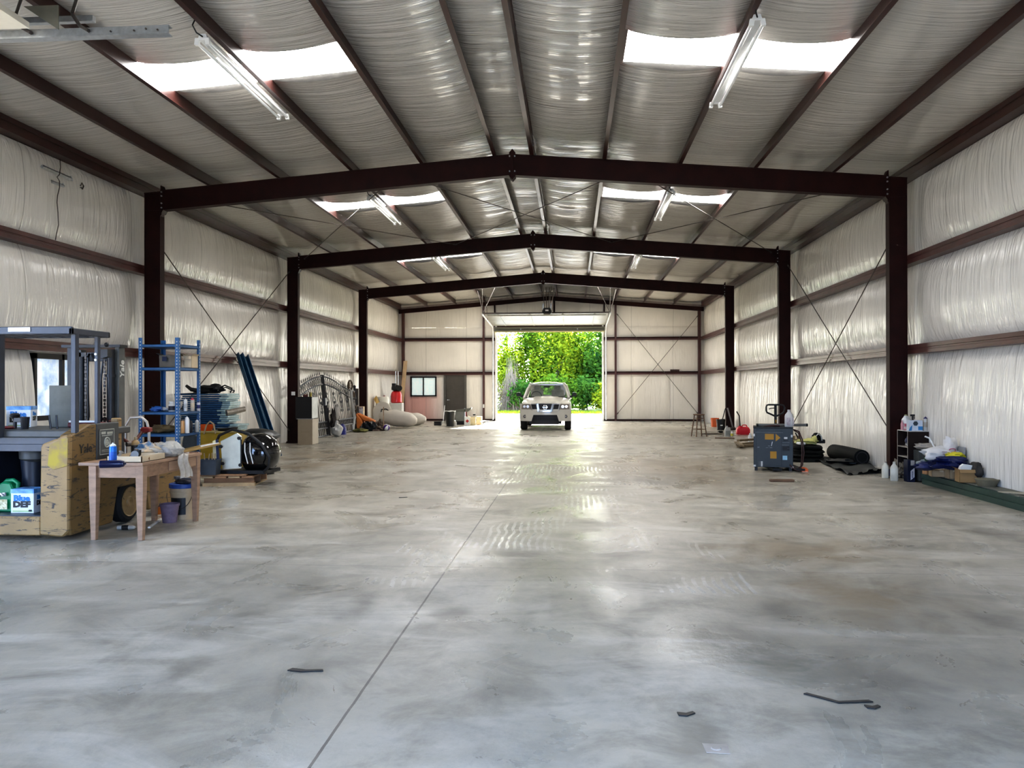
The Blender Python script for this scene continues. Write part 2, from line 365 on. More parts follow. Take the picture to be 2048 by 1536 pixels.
portal(FY[1], 'middle dark red steel portal frame, second from the viewer')
portal(FY[2], 'third dark red steel portal frame, in front of the open end door')
# end wall frame
t = thing('end_wall_steelwork', 'red steel frame against the far end wall around the open doorway', 'steel frame', (0, EY, 0))
for s in (-1, 1):
    ob('column', M().bx(s*6.50, s*6.62, 0, .2, 0, rafz(6.56)-.2), redl, t)
    ob('column', M().bx(s*2.88, s*2.965, 0, .2, 0, rafz(2.92)-.2), redl, t)
    ob('door_post', M().bx(s*2.40, s*2.46, .06, .2, 4.15, rafz(2.4)-.2), red, t)
    r = M(); P = lambda x, o: (s*x, rafz(x)+o)
    r.prism([P(0, -.20), P(6.75, -.20), P(6.75, -.02), P(0, -.02)], 'y', 0, .12)
    r.prism([P(0, -.02), P(6.8, -.02), P(6.8, .08), P(0, .08)], 'y', .1, .14, 1)
    ob('rafter', r, [red, mat('rake_angle', (.42, .36, .33), .4)], t)
ob('door_post', M().bx(.18, .26, .06, .2, 4.2, rafz(0)-.2), red, t)
ob('header', M().bx(-2.45, 2.45, .08, .2, 4.16, 4.28), red, t)
# ---- girts
def girt_sec(s, z):
    return [(s*p, z+q) for p, q in [(6.622, 0), (6.622, .055), (6.632, .06), (6.632, .085), (6.622, .09), (6.622, .15), (6.82, .15), (6.82, .14), (6.64, .14), (6.64, .012), (6.82, .012), (6.82, 0)]]
for s in (-1, 1):
    for z, w in ((2.04, 'lower'), (3.54, 'upper')):
        m = M(); m.prism(girt_sec(s, z), 'y', FY[0]-B if s < 0 else SY, EY+.02)
        solo('wall_girt', '%s red steel girt running along the %s wall' % (w, 'left' if s < 0 else 'right'), 'girt', m, redl, group='side wall girts')
for z, w in ((2.045, 'lower'), (3.565, 'upper')):
    for a, c, q in ((-6.50, -2.96, 'between the corner and the left door column'), (-2.88, -2.42, 'stub beside the left jamb of the open doorway'), (2.42, 2.88, 'stub beside the right jamb of the open doorway'), (2.96, 6.50, 'behind the crossed rods of the end wall')):
        m = M(); m.bx(a, c, EY+.03, EY+.2, z, z+.07, 1).bx(a, c, EY+.03, EY+.2, z+.07, z+.135, 0)
        solo('end_wall_girt', '%s end wall girt, %s' % (w, q), 'girt', m, [red, redl], group='end wall girts')
        m = M().bx(a+.01, a+.05, EY+.0, EY+.03, z-.07, z-.0).bx(c-.05, c-.01, EY, EY+.03, z-.07, z)
# ---- side walls: insulation bulging between the girts, pinched at the frames
def side_wall(s, y0, y1, holes=()):
    m = M(); zb = [(0., 2.04), (2.19, 3.54), (3.69, 4.99)]
    allz = []; NYW = int((y1-y0)/.11)
    W = waves(5+s, 10, 3., 26.)
    for (za, zc) in zb:
        nz = 12; vs = []; fs = []
        for j in range(NYW+1):
            y = y0+(y1-y0)*j/NYW; dfr = min(abs(y-.1-q) for q in [FY[0]-B] + FY + [EY]); pin = 1-math.exp(-(dfr/.42)**3)
            for i in range(nz+1):
                u = i/nz; prof = (math.sin(PI*u)**.6) if 0 < u < 1 else 0
                if za == 0: prof = math.sin(PI*min(1, .32+u*.68))**.6 if u < 1 else 0
                z = za+(zc-za)*u; x = 6.80-prof*(.10*pin+.02) - .016*wav(W, y, z*.6)*prof
                vs.append((s*x, y, z))
        for j in range(NYW):
            ym = y0+(y1-y0)*(j+.5)/NYW
            for i in range(nz):
                zm = za+(zc-za)*(i+.5)/nz
                if any(a < ym < b and c < zm < d for a, b, c, d in holes): continue
                k = j*(nz+1)+i; q = (k, k+1, k+nz+2, k+nz+1); fs.append(q if s > 0 else q[::-1])
        m.add(vs, fs)
    for za, zc in ((2.03, 2.2), (3.53, 3.7)):
        m.add([(s*6.8, y0, za), (s*6.8, y1, za), (s*6.8, y1, zc), (s*6.8, y0, zc)], [(0, 1, 2, 3)])
    return m
ov = [(1.7, 6.5, -1, 4.3), (11.2, 12.52, 1.01, 2.02)]
struct('wall_left', side_wall(-1, SY, EY+.2, ov), v_wall, smooth=60)
struct('wall_right', side_wall(1, SY, EY+.2), v_wall, smooth=60)
# outer sheeting keeps daylight out except at the openings
sh = mat('wall_sheet', (.35, .33, .3), .5, .3)
os_ = M()
for y0, y1, z0, z1 in ((SY, 1.6, 0, 5.2), (1.6, 6.6, 4.3, 5.2), (6.6, 11.22, 0, 5.2), (11.22, 12.5, 0, 1.02), (11.22, 12.5, 2.01, 5.2), (12.5, EY+.3, 0, 5.2)): os_.bx(-6.90, -6.87, y0, y1, z0, z1)
os_.bx(6.87, 6.90, SY, EY+.3, 0, 5.2)
struct('trim_2', os_, sh)
# ---- far end wall
wb = M(); yb = EY+.17
def panel(x0, x1, z0, z1, seed=0, b=.03):
    W = waves(seed, 7, 3, 16); n = max(2, int((x1-x0)/.12)); nz = 8
    wb.grid(lambda u, v: (x0+(x1-x0)*u, yb - b*(math.sin(PI*v)**.5 if 0 < v < 1 else 0)*(1 if 0 < u < 1 else .3) - .008*wav(W, x0+(x1-x0)*u, v), z0+(z1-z0)*v), n, nz)
for z0, z1 in ((2.10, 3.62), (3.62, 4.17)):
    for x0, x1 in ((-6.85, -2.92), (-2.92, -2.33), (2.33, 2.92), (2.92, 6.85)): panel(x0, x1, z0, z1, int(x0*7))
for x0, x1 in ((-6.85, -6.24), (-5.06, -4.72), (-3.71, -2.92), (-2.92, -2.33), (2.33, 2.92), (2.92, 3.7), (3.7, 5.3), (5.3, 6.85)): panel(x0, x1, 0.05, 2.10, int(x0*9), .035 if x0 != 3.7 else .09)
panel(-6.24, -5.06, .05, 1.085, 3); wb.add([(-6.24, yb, 1.98), (-5.06, yb, 1.98), (-5.06, yb, 2.1), (-6.24, yb, 2.1)], [(0, 1, 2, 3)])
for s in (-1, 1):
    wb.grid(lambda u, v: (s*6.85*u, yb-.02, 4.17+(rafz(6.85*u)+.15-4.17)*v), 14, 3)
wb.bx(-6.9, -6.2, yb+.05, yb+.08, 0, 5); wb.bx(-5.1, -4.7, yb+.05, yb+.08, 0, 5); wb.bx(-3.75, -2.34, yb+.05, yb+.08, 0, 5); wb.bx(2.34, 6.9, yb+.05, yb+.08, 0, 5); wb.bx(-6.9, 6.9, yb+.05, yb+.08, 4.2, 5.9); wb.bx(-6.25, -5.05, yb+.05, yb+.08, 0, 1.08)
struct('wall_back', wb, v_back, smooth=60)
bb = M()
for x0, x1 in ((-6.5, -4.72), (-3.71, -2.42), (2.42, 6.5)): bb.bx(x0, x1, EY+.08, EY+.16, 0, .075)
struct('baseboard_back', bb, red)
bl = M().bx(6.70, 6.78, 0, EY, 0, .05); struct('baseboard_right', bl, mat('base_angle', (.10, .085, .08), .6))
# jamb trims
jt = M(); wht = mat('jamb_white', (.80, .80, .78), .4)
for s in (-1, 1): jt.bx(s*2.325, s*2.40, EY-.02, EY+.05, 0, 4.25).bx(s*2.33, s*2.39, EY+.05, EY+.22, 0, 4.2)
struct('trim_3', jt, wht)
# ---- windows and man door in the end wall
glass = mat('cloudy_glass', (.80, .90, .93), .25, 0, .15, 9., emit=.26, col2=(.72, .88, .80))
blk = mat('black_frame', (.012, .012, .013), .5)
def window(name, c0, c1, ax, mats_gl, lab=None):
    pass
wf = M(); xa, xb, za, zc = -6.24, -5.06, 1.085, 1.98
for q in ((xa, xb, za, za+.06), (xa, xb, zc-.06, zc), (xa, xa+.06, za, zc), (xb-.06, xb, za, zc), (-5.68, -5.63, za, zc)): wf.bx(q[0], q[1], EY+.08, EY+.2, q[2], q[3])
w1 = struct('window_1', wf, blk)
gl = M().bx(xa+.05, xb-.05, EY+.16, EY+.165, za+.05, zc-.05); ob('window_pane', gl, glass, w1)
dr = M().bx(-4.64, -3.79, EY+.10, EY+.14, .02, 2.03)
d1 = struct('door_1', dr, mat('door_brown_grey', (.075, .066, .056), .45, 0, .1))
fr = mat('door_frame_grey', (.10, .095, .085), .5)
f_ = M().bx(-4.72, -4.64, EY+.05, EY+.2, 0, 2.07).bx(-3.79, -3.71, EY+.05, EY+.2, 0, 2.07).bx(-4.72, -3.71, EY+.05, EY+.2, 2.03, 2.09)
ob('door_frame', f_, fr, d1)
k = M().cyl((-4.55, EY+.10, .93), (-4.55, EY+.03, .93), .035).blob((-4.55, EY+.02, .93), (.035, .03, .035), 0).bx(-4.54, -4.44, EY+.015, EY+.03, .92, .94); ob('door_handle', k, galv, d1)
# window in the left wall
wf = M(); ya, yc, za, zc = 11.22, 12.5, 1.02, 2.01
for q in ((ya, yc, za, za+.07), (ya, yc, zc-.08, zc), (ya, ya+.06, za, zc), (yc-.06, yc, za, zc), (11.86, 11.92, za, zc)): wf.bx(-6.84, -6.74, q[0], q[1], q[2], q[3])
w2 = struct('window_2', wf, blk)
ob('window_pane', M().bx(-6.80, -6.795, ya+.05, yc-.05, za+.05, zc-.05), mat('sky_glass', (.33, .56, .85), .2, 0, .3, 3., emit=.5, col2=(.75, .9, 1.)), w2)
# front end wall: only the strips beside and above the big open bay behind the viewer
fwm = M().bx(-6.9, -1.3, SY-.05, SY, 0, 5.2).bx(3.3, 6.9, SY-.05, SY, 0, 5.2).bx(-6.9, 6.9, SY-.05, SY, 3.7, 5.9)
struct('wall_front', fwm, v_back)
# ================================================================ fittings on the building
white_p = mat('white_paint', (.82, .82, .80), .35, 0, .05)
tubem = mat('lamp_tube', (.86, .87, .86), .15, 0, .03)
dark = mat('dark_rubber', (.012, .012, .013), .55)
steel_d = mat('rod_steel', (.10, .085, .075), .45, .6)
def strip_light(s, k):
    y0 = 8.46 + B*k; y1 = y0+2.44; x = s*2.93; z = rafz(2.93)
    t = thing('fluorescent_light', 'long white twin-tube strip light under the %s roof slope, %s bay from the viewer' % ('left' if s < 0 else 'right', ['nearest', 'middle', 'third'][k]), 'light', (x, y0, z), group='strip lights under the roof')
    m = M().prism([(-.035, 0), (.035, 0), (.055, -.055), (-.055, -.055)], 'y', 0, y1-y0); ob('housing', m, white_p, t)
    for q in (0, y1-y0): ob('lamp_holder', M().prism([(-.075, -.05), (.075, -.05), (.085, -.12), (.04, -.125), (.03, -.07), (-.03, -.07), (-.04, -.125), (-.085, -.12)], 'y', q-.02, q+.02), white_p, t)
    for q in (-.06, .06): ob('lamp_tube', M().cyl((q, .02, -.095), (q, y1-y0-.02, -.095), .019, n=10), tubem, t, smooth=40)
    ob('flex', M().tube([(.0, .0, -.03), (-.03, -.08, -.02), (-.05, -.13, .04), (-.03, -.1, .12), (0, -.02, .16)], .008, 6), dark, t)
for s in (-1, 1):
    for k in range(3): strip_light(s, k)
def rod(a, b, lab, grp, r=.011):
    m = M(); m.cyl(a, b, r, n=6); A, Bv = Vector(a), Vector(b); d = (Bv-A).normalized()
    m.cyl(A, A+d*.10, r*2, n=6); m.cyl(Bv-d*.10, Bv, r*2, n=6)
    solo('brace_rod', lab, 'rod', m, steel_d, group=grp)
for s, q in ((-1, 'left'), (1, 'right')):
    rod((s*6.58, FY[0]+.15, 4.30), (s*6.58, FY[1], .35), 'thin %s wall brace rod, high at the nearest frame, low at the middle frame' % q, 'wall brace rods')
    rod((s*6.56, FY[1], 4.62), (s*6.56, FY[0]+.15, .45), 'thin brace rod on the %s wall, high at the middle frame, low at the nearest' % q, 'wall brace rods')
for a, b, q in ((-6.15, -2.05, 'left third, running inward away from the viewer'), (-2.05, -6.15, 'left third, running outward away from the viewer'), (-2.05, 2.05, 'ridge third, running left to right away from the viewer'), (2.05, -2.05, 'ridge third, running right to left away from the viewer'), (2.05, 6.15, 'right third, running outward away from the viewer'), (6.15, 2.05, 'right third, running inward away from the viewer')):
    rod((a, FY[0]+.16, rafz(a)-.10), (b, FY[1], rafz(b)-.10), 'thin brace rod under the roof, ' + q, 'roof brace rods', .009)
rod((2.97, EY-.03, 4.72), (6.5, EY-.03, .30), 'thin brace rod on the end wall from the door column down to the right corner', 'end wall brace rods')
rod((6.5, EY-.045, 4.62), (2.97, EY-.045, .30), 'thin brace rod on the end wall from the right corner down to the door column', 'end wall brace rods')
# broken fixing and cable high on the left wall
t = thing('light_bracket', 'pair of torn grey fixing strips high on the left wall', 'bracket', tuple(XW(115, 350, -6.66)))
def onl(px, py, x=-6.69): return XW(px, py, x) - t.location
m = M().tube([onl(84, 333), onl(142, 358)], .03, 4).tube([onl(142, 352), onl(145, 362)], .012, 5); ob('strip', m, galv, t)
m = M().tube([onl(102, 363), onl(127, 372)], .025, 4).tube([onl(126, 366), onl(128, 374)], .012, 5); ob('strip', m, galv, t)
m = M().tube([XW(*p, -6.64) for p in [(120, 318), (121, 335), (119, 349), (114, 354), (119, 362), (119, 375), (115, 392), (114, 404), (116, 425), (117, 450), (113, 468), (111, 480)]], .007, 6)
solo('loose_cable', 'thin brown cable dangling down the left wall past the torn strips', 'cable', m, steel_d)
m = M().tube([XW(161, 372, -6.68), XW(164, 366, -6.66), XW(167, 372, -6.66), XW(165, 378, -6.66), XW(161, 374, -6.68)], .012, 6)
solo('wall_hook', 'small dark hook on the left wall to the right of the dangling cable', 'hook', m, steel_d)
# outlet box on the middle left column
p = Y(587, 787, FY[1]-.03)
solo('outlet_box', 'small white electrical box on the middle left column', 'outlet', M().box((0, -.02, 0), (.09, .05, .10)).box((0, -.048, 0), (.05, .008, .07)), white_p, p, bevel=.006)
# ---- horizontal track of the side door, above the viewer
t = thing('side_door_track', 'galvanised horizontal track of the side overhead door, top left corner', 'track', (0, 6.42, 4.40))
m = M(); m.prism([(-.02, 0), (.06, 0), (.06, .01), (.01, .01), (.01, .068), (.06, .068), (.06, .078), (0, .078), (0, .012), (-.02, .012)], 'x', -6.7, -2.26); ob('rail', m, galv, t)
for x in (-2.75, -2.55, -2.45, -2.35): ob('bolt', M().cyl((x, -.001, .03+.012*((x*10) % 2)), (x, -.012, .03+.012*((x*10) % 2)), .008, n=6), steel_d, t)
for x in (-3.55, -3.05): ob('hanger', M().tube([(x+.12, -.02, .04), (x+.02, .02, .10), (x-.10, .1, .24), (x-.1, .25, .62)], .016, 5), steel_d, t)
ob('cross_rail', M().box((-4.88, .25, .265), (3.66, .05, .05)), galv, t)
t = thing('side_overhead_door', 'cream underside of the raised side overhead door, top left corner', 'overhead door', (0, 1.8, 4.455))
crm = mat('door_cream', (.74, .68, .56), .4, 0, .06)
for k in range(5): ob('door_section', M().bx(-6.5+.62*k, -6.5+.62*k+.61, 0, 4.55, 0, .05).bx(-6.5+.62*k+.28, -6.5+.62*k+.33, 0, 4.55, -.02, 0), crm, t)
ob('brace_plate', M().prism([(-3.44, .17), (-3.14, -.03), (-3.14, .17)], 'y', 4.52, 4.53), mat('plate_olive', (.12, .115, .09), .5), t)
# ---- raised sectional door at the far end
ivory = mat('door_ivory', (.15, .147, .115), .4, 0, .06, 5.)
t = thing('overhead_door', 'raised ivory sectional door hanging flat above the open end doorway', 'overhead door', (0, EY, 0))
def sec(y0, z0, y1, z1, th=.045):
    m = M(); n = 8; pr = []
    for i in range(n+1):
        u = i/n; pr.append((y0+(y1-y0)*u, z0+(z1-z0)*u + (.012 if i % 2 else 0)))
    m.ring([[(-2.44, y, z), (2.44, y, z), (2.44, y+.01, z+th), (-2.44, y+.01, z+th)] for y, z in pr])
    for x in (-1.9, -.65, .65, 1.9): m.prism([(y0, z0-.008), (y1, z1-.008), (y1, z1+.01), (y0, z0+.01)], 'x', x-.03, x+.03)
    return m
pts = [(-.30, 4.20), (-1.30, 4.245), (-2.25, 4.29), (-3.20, 4.335), (-4.10, 4.38)]
for a, b in zip(pts, pts[1:]): ob('door_section', sec(a[0]-.01, a[1], b[0]+.01, b[1]), ivory, t)
m = M().bx(-2.44, 2.44, -.16, -.11, 3.96, 4.16).bx(-2.44, 2.44, -.20, -.16, 3.98, 4.02); ob('door_section', m, ivory, t)
ob('weather_strip', M().bx(-2.44, 2.44, -.15, -.12, 3.92, 3.962), mat('pale_yellow_rubber', (.62, .55, .30), .5), t)
ob('strut', M().bx(-2.38, 2.38, -.26, -.20, 4.08, 4.14), ivory, t)
ob('strut', M().bx(-2.34, 2.34, -4.02, -3.94, 4.30, 4.36), mat('strut_white', (.60, .59, .52), .35), t)
ob('top_edge', M().bx(-2.46, 2.46, -4.14, -4.09, 4.385, 4.435), steel_d, t)
for s in (-1, 1):
    pth = [(s*2.50, -.06, .05), (s*2.50, -.06, 3.75)] + [(s*2.50, -.06-.38*(1-math.cos(a)), 3.75+.42*math.sin(a)) for a in (.3, .6, .9, 1.2, 1.5)] + [(s*2.50, -4.3, 4.36)]
    ob('track', M().tube(pth, .032, 6), mat('track_white', (.72, .72, .70), .35, .3), t)
    for q, (dx, dy) in enumerate(((0, 0), (.5, 0), (-.25, .5))): ob('hanger', M().cyl((s*2.50, -4.2+dy, 4.36), (s*(2.50-dx), -4.2+dy, rafz(2.5-dx)+.02), .014, n=5), steel_d, t)
    ob('hanger', M().cyl((s*2.50, -2.2, 4.28), (s*2.6, -2.2, rafz(2.6)+.02), .014, n=5), steel_d, t)
    ob('hinge_bracket', M().box((s*1.25, -.17, 4.06), (.05, .03, .1)), galv, t)
t = thing('door_opener', 'black door opener motor hanging below the ridge in front of the raised door', 'motor', (.05, 31.4, 4.45))
ob('housing', M().prism([(-.17, -.12), (.17, -.12), (.19, -.02), (.13, .1), (-.13, .1), (-.19, -.02)], 'y', -.15, .25), dark, t, bevel=.015)
ob('lamp_cover', M().box((0, -.16, -.13), (.26, .06, .06)), steel_d, t, bevel=.01)
ob('label_plate', M().box((0, -.155, .0), (.12, .012, .06)), white_p, t)
for s in (-1, 1): ob('bracket', M().bx(s*.15-.025, s*.15+.025, -.1, -.06, .06, .26), galv, t)
for dx, dy, dz in ((-.16, 0, .95), (-.05, .3, .95), (.10, .3, .95), (.17, 0, .95), (.26, .6, .95)): ob('hanger', M().cyl((dx*.6, dy*.4, .1), (dx, dy, dz), .013, n=5), steel_d, t)
ob('trolley_rail', M().bx(-.03, .03, .25, 3.9, -.03, .03), galv, t)
# ================================================================ outside
gr = mat('gravel_drive', (.62, .57, .49), .9, 0, .15, 2.)
struct('ground_rear', M().bx(-60, 60, EY+.25, 48, -.25, -.02), gr)
struct('ground_front', M().bx(-60, 60, -60, SY, -.25, -.02), gr)
struct('ground_left', M().bx(-60, -6.92, SY, EY+.25, -.25, -.02), gr)
struct('ground_verge', M().bx(-60, 60, 48, 110, -.25, .0), mat('verge_soil', (.10, .16, .04), .9))
g = M(); rg = random.Random(3)
for i in range(5200):
    x = rg.uniform(-6.5, 5.5); y = 46.2+3.2*rg.random(); h = rg.uniform(.05, .16); a = rg.uniform(0, PI); dx, dy = .018*math.cos(a), .018*math.sin(a); lx, ly = rg.uniform(-.05, .05), rg.uniform(-.05, .05)
    g.add([(x-dx, y-dy, -.02), (x+dx, y+dy, -.02), (x+lx, y+ly, h)], [(0, 1, 2)])
def leaf_mat(name, c1, c2, sc=1.3):
    m = bpy.data.materials.new(name); m.use_nodes = True; t = m.node_tree; t.nodes.remove(t.nodes['Principled BSDF']); out = t.nodes['Material Output']
    geo = nd(t, 'ShaderNodeNewGeometry'); no = nd(t, 'ShaderNodeTexNoise', Scale=sc, Detail=6., Roughness=.75); t.links.new(geo.outputs['Position'], no.inputs['Vector'])
    rp = nd(t, 'ShaderNodeValToRGB'); e = rp.color_ramp.elements; e[0].position = .36; e[1].position = .62; e[0].color = (*c1, 1); e[1].color = (*c2, 1); t.links.new(no.outputs[0], rp.inputs[0])
    d = nd(t, 'ShaderNodeBsdfDiffuse'); tr = nd(t, 'ShaderNodeBsdfTranslucent'); mx = nd(t, 'ShaderNodeMixShader'); mx.inputs[0].default_value = .5
    t.links.new(rp.outputs[0], d.inputs[0]); t.links.new(rp.outputs[0], tr.inputs[0]); t.links.new(d.outputs[0], mx.inputs[1]); t.links.new(tr.outputs[0], mx.inputs[2]); t.links.new(mx.outputs[0], out.inputs[0]); return m
lf = [leaf_mat('leaf_green', (.022, .075, .014), (.17, .29, .022)), leaf_mat('leaf_yellow_green', (.06, .14, .014), (.40, .46, .03)), leaf_mat('leaf_deep', (.013, .05, .016), (.10, .21, .028))]
tag(ob('verge_grass', g, lf[1]), 'short bright grass along the far edge of the gravel', 'grass', kind='stuff')
bark = mat('bark', (.05, .042, .032), .9, 0, .3, 9., bump=.4)
def leaves(c, r, n, seed, sz=.13):
    m = M(); rr = random.Random(seed); cl = [(rr.gauss(0, .45), rr.gauss(0, .45), rr.gauss(0, .45), rr.uniform(.25, .5)) for _ in range(26)]
    for i in range(n):
        a, b, q, w = cl[rr.randrange(26)]
        g3 = [max(-1.1, min(1.1, k_+rr.gauss(0, w*.6))) for k_ in (a, b, q)]; x, y, z = c[0]+r[0]*g3[0], c[1]+r[1]*g3[1], c[2]+r[2]*g3[2]
        if z < .05: z = rr.uniform(.05, .6)
        s = sz*rr.uniform(.6, 1.3); u = Vector((rr.gauss(0, 1), rr.gauss(0, 1), rr.gauss(0, .6))).normalized(); v = u.cross(Vector((rr.gauss(0, 1), rr.gauss(0, 1), rr.gauss(0, 1)))).normalized()
        p = Vector((x, y, z)); m.add([p-u*s, p-v*s*.5, p+u*s, p+v*s*.5], [(0, 1, 2, 3)])
    return m
def tree(x, y, h, rad, n, k, lab, seed, trunk=.12, nm='tree', lean=.3, low=.45):
    t = thing(nm, lab, 'tree' if nm == 'tree' else 'bush', (x, y, 0), group='trees beyond the yard')
    rr = random.Random(seed)
    ob('crown', leaves((0, 0, h*(.5+low*.18)), (rad, rad*.8, h*.5), n, seed), lf[k], t)
    m = M(); tip = (rr.uniform(-lean, lean), rr.uniform(-lean, lean), h*.85); m.tube([(0, 0, 0), (tip[0]*.3, tip[1]*.3, h*.4), tip], [trunk, trunk*.7, trunk*.25], 8)
    for q in range(5):
        z = h*rr.uniform(.3, .7); a = rr.uniform(0, 6.28); m.tube([(tip[0]*z/h*.6, tip[1]*z/h*.6, z), (rad*.45*math.cos(a), rad*.45*math.sin(a), z+h*.16)], [trunk*.4, trunk*.12], 5)
    ob('trunk', m, bark, t)
tree(-3.2, 52.0, 4.3, 1.0, 3800, 1, 'yellow-green tree left of the open doorway view, beside the dead brown vines', 1)
tree(-1.6, 53.0, 6.9, 1.5, 5200, 0, 'tall green tree behind the left side of the white truck', 2)
tree(.1, 52.5, 7.3, 1.6, 5600, 1, 'bright lime green tree directly behind the white truck cab', 3)
tree(1.7, 53.2, 4.8, 1.3, 5000, 0, 'mid green tree to the right of the white truck', 4)
tree(3.0, 52.2, 4.7, 1.1, 4200, 2, 'deep green tree at the right jamb of the open doorway', 5)
tree(-.9, 57., 7.6, 1.7, 4200, 2, 'dark green tall tree in the second row, left of the truck', 6)
tree(1.0, 57.2, 5.2, 1.8, 4200, 2, 'dark green broad tree in the second row, right of the truck', 7)
tree(2.9, 57.0, 4.9, 1.3, 3600, 1, 'yellow-green tree in the second row near the right jamb', 8)
tree(-5.2, 52.6, 7., 1.7, 2400, 0, 'green tree hidden mostly by the left door jamb', 9)
tree(5.0, 53., 7., 1.7, 2400, 0, 'green tree hidden mostly by the right door jamb', 10)
for x, y, h, r, k, q in ((-1.9, 49.5, 1.7, .9, 2, 'low dark bush at the left behind the truck'), (.0, 49.4, 2.0, 1.1, 0, 'low green bush hidden behind the truck body'), (1.9, 49.5, 1.9, 1.0, 2, 'low dark bush just right of the truck'), (3.1, 49.5, 1.5, .8, 1, 'low yellow-green bush at the right end of the grass')):
    tree(x, y, h, r, 2200, k, q, int(x*50), .04, 'bush', .1)
t = thing('dead_vines', 'heap of dead brown vines at the left of the doorway view', 'bush', (-2.75, 49.9, 0))
m = M(); rr = random.Random(12)
for i in range(420):
    h = rr.uniform(.5, 3.6)*rr.uniform(.5, 1); a = rr.gauss(0, .5); b = rr.gauss(0, .35); w = .5+.5*(1-h/3.6)
    m.tube([(a*1.2, b, 0), (a*.9*w+rr.gauss(0, .1), b, h*.5), (a*.5*w+rr.gauss(0, .12), b+rr.gauss(0, .1), h)], [.012, .01, .006], 3)
ob('stems', m, mat('dead_stem', (.17, .13, .09), .9, 0, .35, 8.), t)
ob('dry_leaves', leaves((0, 0, .9), (.75, .4, 1.0), 900, 77, .08), mat('dry_leaf', (.2, .15, .08), .9, 0, .4, 5.), t)
